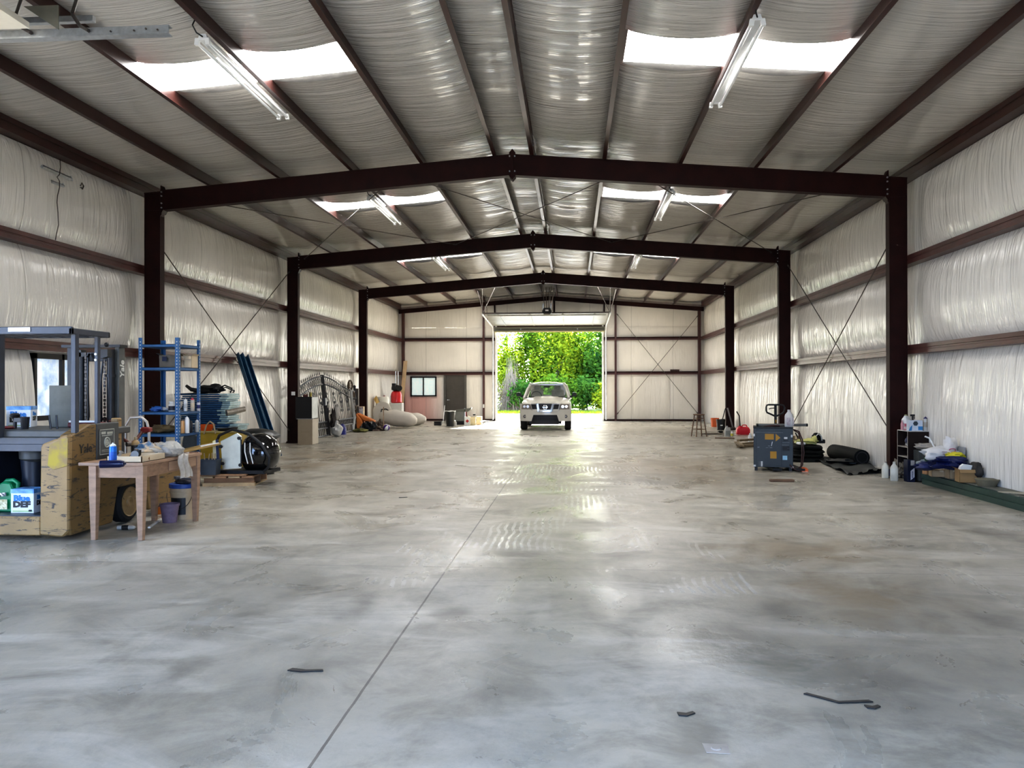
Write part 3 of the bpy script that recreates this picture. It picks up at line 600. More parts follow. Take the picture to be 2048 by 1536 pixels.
# ================================================================ the pickup truck
def truck():
    t = thing('pickup_truck', 'white pickup truck parked facing the viewer in the open end doorway', 'truck', (.095, 27.75, 0))
    body = mat('truck_white', (.54, .52, .465), .25, 0, .03, coat=.6); blackp = mat('black_plastic', (.014, .014, .015), .5); chrome = mat('chrome', (.62, .62, .62), .12, .95, .03)
    gls = mat('truck_glass', (.16, .19, .18), .08, 0, .05, alpha=.32); lens = mat('headlamp_lens', (.24, .21, .18), .2, 0, .35, 25.); tyre = mat('tyre', (.022, .021, .020), .8, 0, .2, 20.)
    fr = lambda x: .30*(abs(x)/.885)**2.6
    def patch(m, q, dy=0., nu=10, nv=4, mi=0, th=.02):   # q = bl, br, tr, tl in (x, z)
        def P(u, v, o): 
            x = (q[0][0]*(1-u)+q[1][0]*u)*(1-v)+(q[3][0]*(1-u)+q[2][0]*u)*v; z = (q[0][1]*(1-u)+q[1][1]*u)*(1-v)+(q[3][1]*(1-u)+q[2][1]*u)*v
            return (x, fr(x)-dy+.04*max(0, z-.62)+o, z)
        m.grid(lambda u, v: P(u, v, 0), nu, nv, mi)
        ed = [P(i/nu, 0, 0) for i in range(nu+1)] + [P(1, j/nv, 0) for j in range(1, nv+1)] + [P(1-i/nu, 1, 0) for i in range(1, nu+1)] + [P(0, 1-j/nv, 0) for j in range(1, nv)]
        n = len(ed); m.add(ed + [(a, b+th, c) for a, b, c in ed], [(i, (i+1) % n, n+(i+1) % n, n+i) for i in range(n)], mi)
    # main lower body lofted front to back (fenders, doors, bed)
    def sect(y, w, zb, zt, cr, sh=.10):
        h = [(w*.90, zb), (w*.99, zb+.10), (w, zb+.26), (w*.985, zt-.20), (w*.95, zt-.07), (w*.86, zt-.01), (w*.55, zt+cr*.7), (w*.2, zt+cr)]
        return [(x, y, z) for x, z in h] + [(-x, y, z) for x, z in h[::-1]]
    m = M()
    m.ring([sect(.40, .80, .42, .90, .02), sect(.55, .87, .45, .96, .025), sect(.9, .89, .47, 1.02, .03), sect(1.30, .89, .47, 1.07, .03), sect(1.6, .885, .36, 1.08, .0), sect(3.4, .885, .36, 1.08, 0), sect(4.9, .885, .45, 1.08, 0), sect(5.05, .87, .5, 1.06, 0)])
    ob('body', m, body, t, smooth=50)
    # hood with raised centre
    m = M()
    def hood(u, v):
        x = -.80+1.6*u; y = .16+fr(x)*.9+(1.24-.16-fr(x)*.9)*v; z = .925+.225*v**.75 - .07*(abs(x)/.80)**3 + (.018 if abs(x) < .42 else 0)
        return (x, y, z)
    m.grid(hood, 24, 10); m.grid(lambda u, v: (hood(u, 0)[0], hood(u, 0)[1]+.01*v, hood(u, 0)[2]-.06*v), 24, 1)
    ob('hood', m, body, t, smooth=50)
    # bumper and fascia
    m = M()
    patch(m, [(-.885, .55), (.885, .55), (.875, .735), (-.875, .735)], .02, 24, 4)
    for s in (-1, 1):
        patch(m, sorted([(s*.885, .33), (s*.47, .33), (s*.40, .55), (s*.885, .55)], key=lambda p: 0) if s < 0 else [(.47, .33), (.885, .33), (.885, .55), (.40, .55)], .02, 10, 4)
        patch(m, [(-.885, .73), (-.80, .73), (-.80, .93), (-.86, .93)] if s < 0 else [(.80, .73), (.885, .73), (.86, .93), (.80, .93)], .0, 4, 3)
        patch(m, [(-.47, .70), (-.26, .66), (-.27, .74), (-.48, .74)] if s < 0 else [(.26, .66), (.47, .70), (.48, .74), (.27, .74)], .03, 4, 2)
    ob('bumper', m, body, t, smooth=50)
    m = M(); patch(m, [(-.47, .33), (.47, .33), (.42, .545), (-.42, .545)], -.03, 12, 4); patch(m, [(-.44, .44), (.44, .44), (.44, .47), (-.44, .47)], .02, 8, 1); patch(m, [(-.46, .22), (.46, .22), (.50, .35), (-.50, .35)], .01, 10, 2); m.bx(-.55, .55, .25, .6, .23, .40)
    ob('lower_intake', m, blackp, t)
    m = M(); patch(m, [(-.48, .71), (.48, .71), (.48, .925), (-.48, .925)], -.01, 10, 3); ob('grille', m, blackp, t)
    m = M()
    patch(m, [(-.25, .66), (-.17, .66), (-.235, .93), (-.315, .93)], .045, 3, 4); patch(m, [(.17, .66), (.25, .66), (.315, .93), (.235, .93)], .045, 3, 4)
    patch(m, [(-.25, .655), (.25, .655), (.20, .70), (-.20, .70)], .05, 6, 2)
    for s in (-1, 1):
        a, b = sorted((s*.30, s*.49)); patch(m, [(a, .905), (b, .905), (b, .93), (a, .93)], .04, 4, 1)
        patch(m, [(s*.45-.012, .71), (s*.45+.012, .71), (s*.49+.012, .92), (s*.49-.012, .92)], .035, 2, 3)
    ob('grille_surround', m, chrome, t)
    # emblem: ring with a bar
    m = M(); c = (0, -.055, .81); m.tube([(c[0]+.072*math.cos(a), c[1], c[2]+.066*math.sin(a)) for a in [2*PI*k/20 for k in range(21)]], .011, 6); m.bx(-.085, .085, c[1]-.012, c[1]+.005, .795, .826)
    e = ob('emblem', m, chrome, t); words('NISSAN', .026, blackp, e, (0, c[1]-.0135, .810), FRONT, .001, .001)
    for s in (-1, 1):
        m = M(); q = [(-.83, .735), (-.50, .72), (-.53, .925), (-.80, .915)] if s < 0 else [(.50, .72), (.83, .735), (.80, .915), (.53, .925)]
        patch(m, q, .012, 8, 4); h = ob('headlight', m, lens, t)
        for dx, r in ((.60, .055), (.72, .05)): ob('reflector', M().lathe([(0.0, 0), (r*.8, .002), (r, .012), (r*.9, .02)], n=14).at(), chrome, h).matrix_basis = Matrix.Translation((s*dx, fr(dx)-.022+.008, .83)) @ Matrix.Rotation(PI/2, 4, 'X')
        m = M(); x = s*.70; m.cyl((x, fr(x)+.02, .49), (x, fr(x)-.035, .49), .058, n=14); f = ob('fog_light', m, blackp, t); ob('bulb', M().cyl((x, fr(x)-.03, .49), (x, fr(x)-.042, .49), .036, n=12), lens, f)
        m = M(); m.prism([(s*.90, 1.16), (s*1.08, 1.17), (s*1.09, 1.28), (s*1.0, 1.30), (s*.92, 1.28)], 'y', 1.42, 1.56); mo = ob('mirror', m, blackp, t, bevel=.02)
        ob('mirror_cap', M().prism([(s*.93, 1.285), (s*1.0, 1.31), (s*1.09, 1.285), (s*1.06, 1.30), (s*1.0, 1.325), (s*.94, 1.305)], 'y', 1.41, 1.55), body, mo); ob('mirror_arm', M().bx(s*.84, s*.93, 1.46, 1.52, 1.13, 1.19), blackp, mo)
        for y in (.85, 4.05):
            w = ob('wheel', M().lathe([(.25, -.105), (.33, -.115), (.362, -.09), (.37, -.06), (.37, .06), (.362, .09), (.33, .115), (.25, .105)], n=28), tyre, t, smooth=40)
            w.location = (s*.77, y, .37); w.rotation_euler = (0, PI/2, 0)
            ob('rim', M().lathe([(.0, -.09), (.10, -.10), (.22, -.085), (.25, -.105), (.25, .105), (.22, .085), (.0, .09)], n=20), chrome, w)
    # cab
    m = M()
    for s in (-1, 1):
        m.tube([(s*.80, 1.28, 1.10), (s*.70, 1.72, 1.42), (s*.60, 2.05, 1.60)], [.05, .045, .04], 6); m.tube([(s*.845, 2.9, 1.05), (s*.64, 2.95, 1.60)], .05, 6); m.tube([(s*.845, 3.38, 1.05), (s*.68, 3.30, 1.58)], .06, 6)
        m.tube([(s*.60, 2.02, 1.60), (s*.635, 2.6, 1.635), (s*.64, 3.3, 1.61)], .05, 6)
    m.grid(lambda u, v: ((-.63+1.26*u), 2.0+1.35*v, 1.615+.06*(1-(2*u-1)**2)+.03*math.sin(PI*v)), 12, 8)
    m.bx(-.60, .60, 1.98, 2.06, 1.57, 1.625)
    for s in (-1, 1): m.bx(s*.28, s*.66, 3.30, 3.36, 1.05, 1.56)
    m.bx(-.66, .66, 3.30, 3.36, 1.05, 1.20); m.bx(-.66, .66, 3.30, 3.36, 1.55, 1.62)
    ob('cab', m, body, t, smooth=50)
    m = M(); m.add([(-.79, 1.27, 1.125), (.79, 1.27, 1.125), (.60, 2.02, 1.585), (-.60, 2.02, 1.585)], [(0, 1, 2, 3)]); ob('windshield', m, gls, t)
    for s in (-1, 1): ob('side_window', M().add([(s*.83, 1.5, 1.12), (s*.83, 2.9, 1.10), (s*.64, 2.9, 1.59), (s*.62, 2.1, 1.59)], [(0, 1, 2, 3)]), gls, t)
    m = M().bx(-.80, .80, 1.30, 1.62, 1.02, 1.13).bx(-.62, .62, 1.99, 2.03, 1.565, 1.60); ob('dashboard', m, blackp, t)
    seat = mat('seat_cloth', (.36, .35, .32), .8)
    for s in (-1, 1):
        m = M().box((s*.38, 2.55, 1.15), (.46, .14, .52)).box((s*.38, 2.60, 1.46), (.26, .1, .16)); ob('seat', m, seat, t, bevel=.04)
        ob('wiper', M().tube([(s*.1, 1.24, 1.135), (s*.62, 1.30, 1.16)], .012, 4), blackp, t)
    m = M(); m.tube([(-.38+.19*math.cos(a)*-1, 1.8+.05*math.sin(a), 1.17+.17*math.sin(a)) for a in [2*PI*k/18 for k in range(19)]], .015, 6); ob('steering_wheel', m, blackp, t)
    ob('rear_mirror', M().box((.0, 1.88, 1.515), (.22, .03, .06)), blackp, t, bevel=.01)
    ob('rear_window_post', M().bx(-.30, -.27, 3.27, 3.31, 1.18, 1.56).bx(.27, .30, 3.27, 3.31, 1.18, 1.56), blackp, t)
    ob('undercarriage', M().bx(-.6, .6, .4, 4.8, .34, .5).cyl((-.7, .85, .36), (.7, .85, .36), .05), blackp, t)
truck()
# ================================================================ left side: forklift, table, shelving and clutter
def W(t): return M().at(*(-t.location))
card = mat('cardboard', (.40, .29, .17), .8, 0, .12, 4.)
cardl = mat('cardboard_pale', (.62, .50, .34), .8, 0, .1, 4.)
plw = mat('white_plastic', (.78, .78, .75), .4, 0, .05)
navy = mat('navy', (.012, .022, .075), .4, 0, .2)
def P3(v): return (v[0], v[1], v[2])
def can(lab, p, h, r, col, cap, group=None, rot=None, band=None, name='spray_can'):
    t = thing(name, lab, 'can', P3(p), 0, group)
    if rot: t.rotation_euler = rot
    ob('body', M().lathe([(r*.94, 0), (r, .006), (r, h*.78), (r*.86, h*.85)], n=16), mat('can_%s' % (str(col)), col, .3, .2, .1), t, smooth=40)
    ob('cap', M().lathe([(r*.84, h*.84), (r*.80, h*.90), (r*.45, h*.95), (r*.22, h*.96), (r*.22, h)], n=14), mat('cap_%s' % (str(cap)), cap, .4, 0, .05), t, smooth=40)
    if band: ob('band', M().lathe([(r*1.01, h*.25), (r*1.02, h*.26), (r*1.02, h*.6), (r*1.01, h*.61)], n=16), mat('band_%s' % (str(band)), band, .4, 0, .2, 30.), t, smooth=40)
    return t
def bottle(lab, p, h, r, col, cap, group=None, band=None, neck=.3, name='bottle', cat='bottle'):
    t = thing(name, lab, cat, P3(p), 0, group)
    ob('body', M().lathe([(r*.9, 0), (r, h*.04), (r, h*.62), (r*.8, h*.74), (r*neck, h*.84), (r*neck, h*.9)], n=16), mat('pl_%s' % (str(col)), col, .35, 0, .08), t, smooth=40)
    ob('cap', M().lathe([(r*neck*1.25, h*.88), (r*neck*1.25, h*.99), (r*neck*.9, h)], n=12), mat('cap_%s' % (str(cap)), cap, .4, 0, .05), t, smooth=40)
    if band: ob('paper_label', M().lathe([(r*1.01, h*.14), (r*1.015, h*.15), (r*1.015, h*.55), (r*1.01, h*.56)], n=16), mat('band_%s' % (str(band)), band, .5, 0, .3, 25.), t, smooth=40)
    return t
def jug(lab, p, w, d, h, col, cap, rz=0., band=None, group=None):
    t = thing('jug', lab, 'jug', P3(p), rz, group); pm = mat('pl_%s' % (str(col)), col, .35, 0, .08)
    m = M(); sec = lambda z, k, o=0: [(o+w/2*k*sx, d/2*k*sy, z) for sx, sy in ((-1, -.8), (-.8, -1), (.8, -1), (1, -.8), (1, .8), (.8, 1), (-.8, 1), (-1, .8))]
    m.ring([sec(0, .93), sec(h*.04, 1), sec(h*.62, 1), sec(h*.72, .88), sec(h*.86, .42, -w*.08), sec(h*.93, .30, -w*.1)]); ob('body', m, pm, t, smooth=50)
    ob('handle', M().tube([(w*.12, 0, h*.82), (w*.40, 0, h*.84), (w*.47, 0, h*.72), (w*.42, 0, h*.58)], w*.075, 8), pm, t, smooth=60)
    ob('cap', M().lathe([(w*.17, h*.92), (w*.17, h*.995), (w*.13, h)], (-w*.1, 0, 0), 12), mat('cap_%s' % (str(cap)), cap, .4, 0, .05), t)
    if band: ob('paper_label', M().bx(-w*.36, w*.36, -d*.508, -d*.5, h*.12, h*.55), mat('band_%s' % (str(band)), band, .5, 0, .3, 25.), t)
    return t
def carton(lab, c, s, rz=0., mt=None, open_=False, group=None, cat='box', name='cardboard_box'):
    """c = centre of the base"""
    t = thing(name, lab, cat, P3(c), rz, group); mt = mt or card; w, d, h = s
    m = M(); k = .006
    m.bx(-w/2, w/2, -d/2, d/2, 0, k).bx(-w/2, -w/2+k, -d/2, d/2, 0, h).bx(w/2-k, w/2, -d/2, d/2, 0, h).bx(-w/2, w/2, -d/2, -d/2+k, 0, h).bx(-w/2, w/2, d/2-k, d/2, 0, h)
    if not open_: m.bx(-w/2, w/2, -d/2, d/2, h-k, h)
    ob('shell', m, mt, t)
    if open_:
        for s_ in (-1, 1):
            ob('flap', M().add([(s_*w/2, -d/2, h), (s_*w/2, d/2, h), (s_*(w/2+w*.22), d/2, h+h*.16), (s_*(w/2+w*.22), -d/2, h+h*.16)], [(0, 1, 2, 3)]), mt, t)
        ob('flap', M().add([(-w/2, -d/2, h), (w/2, -d/2, h), (w/2*.96, -d/2-.02, h-h*.24), (-w/2*.96, -d/2-.02, h-h*.24)], [(0, 1, 2, 3)]), mt, t)
    else: ob('tape', M().bx(-.025, .025, -d/2-.002, d/2+.002, h-.001, h+.002).bx(-.025, .025, -d/2-.003, -d/2, h*.75, h), cardl, t)
    return t
def board(name, lab, a, b, w, th, mt, cat='board', group=None, up=(0, 0, 1)):
    """plank from a to b (centre line)"""
    a, b = Vector(a), Vector(b); d = (b-a); L = d.length; d.normalize(); s = d.cross(Vector(up)).normalized(); n = s.cross(d)
    o = solo(name, lab, cat, M().box((0, L/2, 0), (w, L, th)), mt, group=group, bevel=min(.004, th*.2)); o.matrix_world = Matrix((s, d, n)).transposed().to_4x4(); o.matrix_world.translation = a; return o
# ---------------------------------------------------------------- forklift
def scratched(name, c, dk):
    m = mat(name, c, .5, 0, .14, 3.); t = m.node_tree; b = t.nodes['Principled BSDF']; src = b.inputs['Base Color'].links[0].from_socket
    tc = nd(t, 'ShaderNodeTexCoord'); mp = nd(t, 'ShaderNodeMapping'); mp.inputs['Scale'].default_value = (2.2, 2.2, 13); t.links.new(tc.outputs['Object'], mp.inputs[0])
    no = nd(t, 'ShaderNodeTexNoise', Scale=1.6, Detail=10., Roughness=.72, Distortion=1.6); t.links.new(mp.outputs[0], no.inputs['Vector'])
    rp = nd(t, 'ShaderNodeValToRGB'); rp.color_ramp.elements[0].position = .545; rp.color_ramp.elements[1].position = .59; t.links.new(no.outputs[0], rp.inputs[0])
    mx = nd(t, 'ShaderNodeMix', data_type='RGBA'); t.links.new(rp.outputs[0], mx.inputs[0]); t.links.new(src, mx.inputs[6]); mx.inputs[7].default_value = (*dk, 1); t.links.new(mx.outputs[2], b.inputs['Base Color']); return m
def forklift():
    t = thing('forklift', 'scuffed ochre and black stand-up forklift at the left edge, beside the wooden table', 'forklift', (-4.3, 8.2, 0))
    och = scratched('forklift_ochre_shaded', (.215, .13, .045), (.05, .04, .03)); ochl = scratched('forklift_ochre_lit', (.34, .215, .088), (.06, .045, .03)); yl = mat('forklift_yellow', (.33, .21, .07), .5, 0, .12, 7., col2=(.37, .27, .010), thr=(.40, .60))  # side panel ochre is darkened: its shade is painted into the colour
    blu = mat('forklift_black', (.022, .027, .040), .4, 0, .25, 4.); gry = mat('forklift_grey', (.075, .075, .07), .5); post = mat('forklift_post', (.05, .055, .07), .4)
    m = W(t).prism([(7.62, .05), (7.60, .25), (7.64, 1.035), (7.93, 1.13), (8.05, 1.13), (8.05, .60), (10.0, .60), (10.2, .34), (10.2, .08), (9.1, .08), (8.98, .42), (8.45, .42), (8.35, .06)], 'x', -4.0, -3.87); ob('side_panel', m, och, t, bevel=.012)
    m = W(t).prism([(-4.17, .06), (-3.93, .04), (-3.872, .10), (-3.872, 1.04), (-3.90, 1.04), (-4.13, .955), (-4.16, .93)], 'y', 7.585, 7.72); ob('corner_column', m, ochl, t, bevel=.015)
    ob('paint_patch', W(t).prism([(-4.08, .74), (-4.02, .70), (-3.88, .74), (-3.875, 1.01), (-3.95, 1.0), (-4.06, .94)], 'y', 7.578, 7.584), yl, t)
    ob('rear_bumper', W(t).bx(-4.95, -4.17, 7.60, 7.75, .05, .235), ochl, t, bevel=.01)
    ob('floor_plate', W(t).bx(-4.95, -4.0, 7.62, 8.75, .225, .245), blu, t)
    ob('back_panel', W(t).bx(-4.95, -3.95, 8.62, 8.70, .2, 1.06), blu, t)
    ob('left_panel', W(t).bx(-4.99, -4.92, 7.62, 8.7, .1, 1.06), blu, t)
    ob('console_front', W(t).bx(-4.95, -3.98, 7.80, 7.84, .86, 1.01).bx(-4.85, -4.1, 7.795, 7.80, .93, .935), post, t, bevel=.006)
    ob('console', W(t).bx(-4.97, -3.88, 7.76, 8.72, 1.0, 1.075), gry, t, bevel=.012)
    p = Y(66, 940, 8.05)
    m = W(t).lathe([(.105, .26), (.10, .60), (.115, .76)], (p.x, p.y, 0), 20); ob('knee_pad', m, blu, t, smooth=40)
    m = W(t).lathe([(.10, .74), (.15, .77), (.155, .86), (.13, .90), (.0, .905)], (p.x+.03, p.y, 0), 20); ob('seat_cushion', m, gry, t, smooth=40)
    m = W(t).bx(-3.93, -3.865, 8.05, 8.46, .60, 1.13); ob('battery_cover', m, gry, t, bevel=.008)
    m = W(t).bx(-3.985, -3.90, 8.50, 8.58, .60, 1.17); ob('hose_post', m, ochl, t, bevel=.01)
    # capacity plate with border, heading bars and a seal
    pl = mat('plate_grey', (.10, .105, .10), .35); pw = mat('plate_print', (.46, .47, .40), .5, 0, .25, 60.)
    q = ob('capacity_plate', W(t).bx(-3.864, -3.860, 8.09, 8.36, .80, 1.065), pl, t)
    m = W(t); x0, x1 = -3.860, -3.8585
    for a in ((8.09, 8.36, 1.057, 1.065), (8.09, 8.36, .80, .807), (8.09, 8.097, .80, 1.065), (8.353, 8.36, .80, 1.065), (8.12, 8.20, 1.015, 1.04), (8.225, 8.33, 1.01, 1.035), (8.13, 8.32, .995, 1.003), (8.13, 8.32, .845, .85), (8.13, 8.32, .83, .834)): m.bx(x0, x1, *a)
    m.tube([(-3.859, 8.225+.05*math.cos(a), .925+.05*math.sin(a)) for a in [2*PI*k/20 for k in range(21)]], .008, 5); m.prism([(8.225+.034*math.cos(a), .925+.034*math.sin(a)) for a in [2*PI*k/14 for k in range(14)]], 'x', x0, x1); ob('printing', m, pw, q)
    words('Yale', .125, mat('decal_dark', (.035, .03, .025), .6), t, Vector((-3.866, 7.86, .885))-t.location, (PI/2, 0, PI/2), .001, .002)
    # wheel
    w = ob('wheel', M().lathe([(.10, -.07), (.20, -.08), (.23, -.05), (.23, .05), (.20, .08), (.10, .07)], n=24), mat('forklift_tyre', (.015, .014, .013), .8), t, smooth=40); w.location = Vector((-3.96, 8.71, .235))-t.location; w.rotation_euler = (0, PI/2, 0)
    ob('hub', M().lathe([(0, .07), (.05, .085), (.06, .07), (.15, .075), (.165, .085), (.165, .05), (0, .05)], n=20), ochl, w)
    # overhead guard
    fr_ = M if 0 else None
    m = W(t); m.bx(-4.95, -3.87, 7.63, 7.67, 2.03, 2.105).bx(-3.90, -3.87, 7.63, 8.3, 2.03, 2.09).bx(-4.95, -4.92, 7.63, 8.3, 2.03, 2.09).bx(-4.95, -3.87, 8.27, 8.3, 2.03, 2.09)
    g = ob('overhead_guard', m, post, t, bevel=.006)
    for k in range(7): ob('guard_slat', W(t).bx(-4.83+.14*k, -4.80+.14*k, 7.66, 8.28, 2.035, 2.06), post, g)
    ob('guard_label', W(t).bx(*(sorted((Y(17, 650, 7.63).x, Y(61, 650, 7.63).x))), 7.622, 7.63, 2.055, 2.098), white_p, g)
    ob('guard_post', W(t).prism([(-3.925, 1.0), (-3.872, 1.0), (-3.872, 2.04), (-3.925, 2.04)], 'y', 7.70, 7.76), post, t, bevel=.006)
    ob('guard_post', W(t).bx(-3.925, -3.885, 8.10, 8.15, 1.0, 2.04), post, t, bevel=.005)
    ob('guard_post', W(t).bx(-4.73, -4.665, 7.70, 7.78, 1.0, 2.04), post, t, bevel=.005)
    for z in (1.79, 1.85): ob('bolt', W(t).cyl((-3.905, 8.10, z), (-3.905, 8.085, z), .013, n=8), white_p, t)
    # mast
    mk = mat('mast_black', (.014, .014, .017), .4); mg = mat('mast_grey', (.10, .10, .09), .5); Ym = 8.78
    for xa, xb in ((-4.10, -4.05), (-4.66, -4.59)): ob('mast_rail', W(t).bx(xa, xb, Ym, Ym+.115, .08, 1.97), mg if xa > -4.2 else mk, t)
    for xa, xb in ((-4.20, -4.165), (-4.57, -4.51)): ob('inner_rail', W(t).bx(xa, xb, Ym+.02, Ym+.12, .08, 1.93), mk, t)
    ob('mast_crossbar', W(t).bx(-4.72, -4.03, Ym-.02, Ym+.14, 1.955, 1.985).bx(-4.62, -4.1, Ym+.02, Ym+.12, 1.80, 1.90), mk, t)
    ob('lift_cylinder', W(t).cyl((-4.13, Ym-.03, .3), (-4.13, Ym-.03, 1.93), .042, n=14).cyl((-4.13, Ym-.03, 1.62), (-4.13, Ym-.03, 1.65), .055, n=14), mk, t, smooth=40)
    ob('lift_cylinder', W(t).cyl((-4.47, Ym-.03, .3), (-4.47, Ym-.03, 1.85), .035, n=14), mk, t, smooth=40)
    for xx in (-4.19, -4.41):
        m = W(t)
        for k in range(34): m.box((xx, Ym-.05, 1.88-.04*k), (.024 if k % 2 else .016, .016, .034))
        ob('chain', m, steel_d, t)
    ob('hose', W(t).tube([(-4.225, Ym-.05, 1.0), (-4.225, Ym-.06, 1.6), (-4.21, Ym-.04, 1.84), (-4.18, Ym, 1.88)], .013, 6), mk, t)
    ob('hose', W(t).tube([(-4.38, Ym-.05, 1.0), (-4.38, Ym-.06, 1.6), (-4.39, Ym-.04, 1.84), (-4.4, Ym, 1.88)], .013, 6), mk, t)
    words('Yale', .115, mat('decal_white', (.62, .61, .55), .5), t, Vector((-4.047, Ym+.06, 1.71))-t.location, (0, -PI/2, PI), .001, .003, shear=.15)
    ob('mast_light', W(t).prism([(-4.10, 1.82), (-4.02, 1.84), (-4.02, 1.92), (-4.12, 1.92)], 'y', 8.5, 8.58).blob((-4.03, 8.5, 1.97), (.025, .025, .025), 0), mk, t)
    # controls
    k = lambda px, py, y: Y(px, py, y)
    p = k(30, 840, 8.1); m = W(t).lathe([(.018, 0), (.018, .10), (.045, .125), (.05, .15), (.03, .165), (0, .167)], (p.x, p.y, 1.07), 12); ob('steering_knob', m, mk, t, smooth=40)
    p = k(50, 840, 8.0); m = W(t).cyl((p.x, p.y, 1.07), (p.x, p.y, 1.20), .035, .045, 12).bx(p.x-.10, p.x+.0, p.y-.03, p.y+.05, 1.15, 1.19); ob('control_handle', m, mk, t)
    ob('control_lever', W(t).cyl((-4.33, 8.0, 1.07), (-4.35, 8.0, 1.22), .010, n=6), mk, t); ob('control_lever', W(t).cyl((-4.26, 8.0, 1.07), (-4.27, 8.0, 1.22), .010, n=6), mk, t)
    rd = mat('dark_red', (.14, .02, .02), .4)
    ob('red_cover', W(t).bx(-4.35, -3.98, 8.3, 8.45, 1.075, 1.13), rd, t, bevel=.01); ob('light_strip', W(t).bx(-4.33, -4.0, 8.298, 8.31, 1.13, 1.15), white_p, t)
    ob('red_knob', W(t).lathe([(.06, 0), (.07, .015), (.05, .03)], (Y(28, 852, 8.1).x, 8.0, 1.075), 14), rd, t)
forklift()
a, b = Y(97, 790, 8.35), Y(147, 790, 8.35)
solo('propped_board', 'flat olive grey panel propped upright on the forklift console', 'panel', M().bx(0, b.x-a.x, 0, .02, 0, .45), mat('panel_olive', (.15, .15, .125), .6), (a.x, 8.36, 1.076), bevel=.003)
def def_box(lab, p, w, d, h, rz):
    t = thing('fluid_carton', lab, 'box', P3(p), rz, 'blue and white fluid cartons'); wb_ = mat('carton_white', (.74, .78, .84), .5, 0, .05); bl_ = mat('carton_blue', (.05, .22, .62), .5, 0, .25, 12., col2=(.25, .5, .85)); gn = mat('carton_green', (.35, .50, .22), .5)
    ob('shell', M().bx(-w/2, w/2, -d/2, d/2, 0, h), wb_, t, bevel=.004)
    ob('blue_top', M().bx(-w/2-.001, w/2+.001, -d/2-.001, d/2+.001, h*.83, h+.001), bl_, t)
    ob('green_stripe', M().bx(-w/2+.02, w/2-.01, -d/2-.0015, -d/2, h*.06, h*.11), gn, t)
    ob('carry_slot', M().bx(-w*.2, w*.2, -d*.12, d*.12, h+.001, h+.003), mat('slot_dark', (.03, .05, .12), .6), t)
    bt = mat('lettering_blue', (.02, .20, .55), .5); kt = mat('lettering_black', (.01, .01, .012), .5)
    words('Blue', h*.33, bt, t, (-.005, -d/2-.002, h*.62), FRONT, .001, .004, sx=1.2); words('DEF', h*.33, kt, t, (-.005, -d/2-.002, h*.36), FRONT, .001, .005, sx=1.3)
    words('DEF', h*.26, kt, t, (w/2+.002, 0, h*.40), (PI/2, 0, PI/2), .001, .004); words('Blue', h*.24, bt, t, (w/2+.002, 0, h*.64), (PI/2, 0, PI/2), .001, .003)
    ob('logo_plate', M().bx(w*.28, w*.42, -d/2-.002, -d/2, h*.07, h*.15), kt, t)
def_box('blue and white fluid carton standing low on the forklift step beside the green jug', Y(57, 1030, 7.84)*1.0 - Vector((0, 0, Y(57, 1030, 7.84).z-.246)), .235, .20, .24, .04)
def_box('blue and white fluid carton up on the forklift console beside the grey panel', Vector((Y(44, 835, 8.42).x, 8.42, 1.076)), .24, .20, .225, .30)
p = Y(12, 1030, 7.84)
t = thing('green_jug', 'bright green plastic jug standing on the forklift step at the left edge', 'jug', (p.x-.02, 7.86, .246)); gj = mat('jug_green', (.005, .22, .085), .35, 0, .1)
m = M().prism([(-.16, 0), (.12, 0), (.135, .02), (.135, .20), (.10, .26), (.09, .29), (.0, .30), (-.06, .27), (-.16, .22)], 'y', -.05, .07); ob('body', m, gj, t, bevel=.02)
ob('handle', M().tube([(.12, .01, .21), (.13, .01, .285), (.08, .01, .315), (.01, .01, .31), (-.04, .01, .26)], .022, 8), gj, t, smooth=60)
ob('paper_label', M().bx(-.15, .07, -.0725, -.071, .03, .13), mat('label_gold', (.50, .36, .06), .5, 0, .4, 30., col2=(.75, .7, .5)), t); ob('label_band', M().prism([(-.16, .14), (.06, .165), (.06, .20), (-.16, .18)], 'y', -.0725, -.071), mat('label_bw', (.5, .5, .5), .5, 0, .9, 60., thr=(.48, .52)), t)
p = Y(6, 845, 8.3)
solo('white_canister', 'pale plastic canister on the forklift console at the very left edge', 'container', M().lathe([(.06, 0), (.065, .02), (.07, .15), (.05, .17)], n=14), plw, (p.x, 8.2, 1.076), smooth=40)
# ---------------------------------------------------------------- wooden table
wood = mat('table_wood', (.36, .225, .145), .5, 0, .2, 5., stretch=(2, .4, 6)); woodd = mat('table_wood_dark', (.28, .165, .10), .5, 0, .2, 5., stretch=(.5, 3, 6))
t = thing('work_table', 'reddish brown wooden table with tapered legs beside the forklift', 'table', (-3.47, 8.26, 0))
X0, X1, Y0, Y1 = -3.80, -3.145, 7.63, 8.90
m = W(t).bx(X0, X1, Y0, Y1, .738, .765); m.prism([(X0, Y0), (X0+.2, Y0), (X0, Y0+.2)], 'z', .735, .737); ob('tabletop', m, wood, t, bevel=.006)
for xx in (X0+.13, X1-.045):
    for y_ in (Y0+.06, Y1-.06):
        m = W(t).ring([[(xx+sx*k, y_+sy*k, z) for sx, sy in ((-1, -1), (1, -1), (1, 1), (-1, 1))] for z, k in ((0, .024), (.45, .037), (.738, .040))]); ob('leg', m, wood, t, bevel=.003)
ob('apron', W(t).bx(X0+.17, X1-.085, Y0+.045, Y0+.065, .615, .736), wood, t); ob('apron', W(t).bx(X0+.13, X1-.09, Y1-.065, Y1-.045, .615, .736), wood, t)
ob('apron', W(t).bx(X1-.04, X1-.02, Y0+.1, Y1-.1, .615, .736), woodd, t); ob('apron', W(t).bx(X0+.06, X0+.08, Y0+.1, Y1-.1, .615, .736), woodd, t)
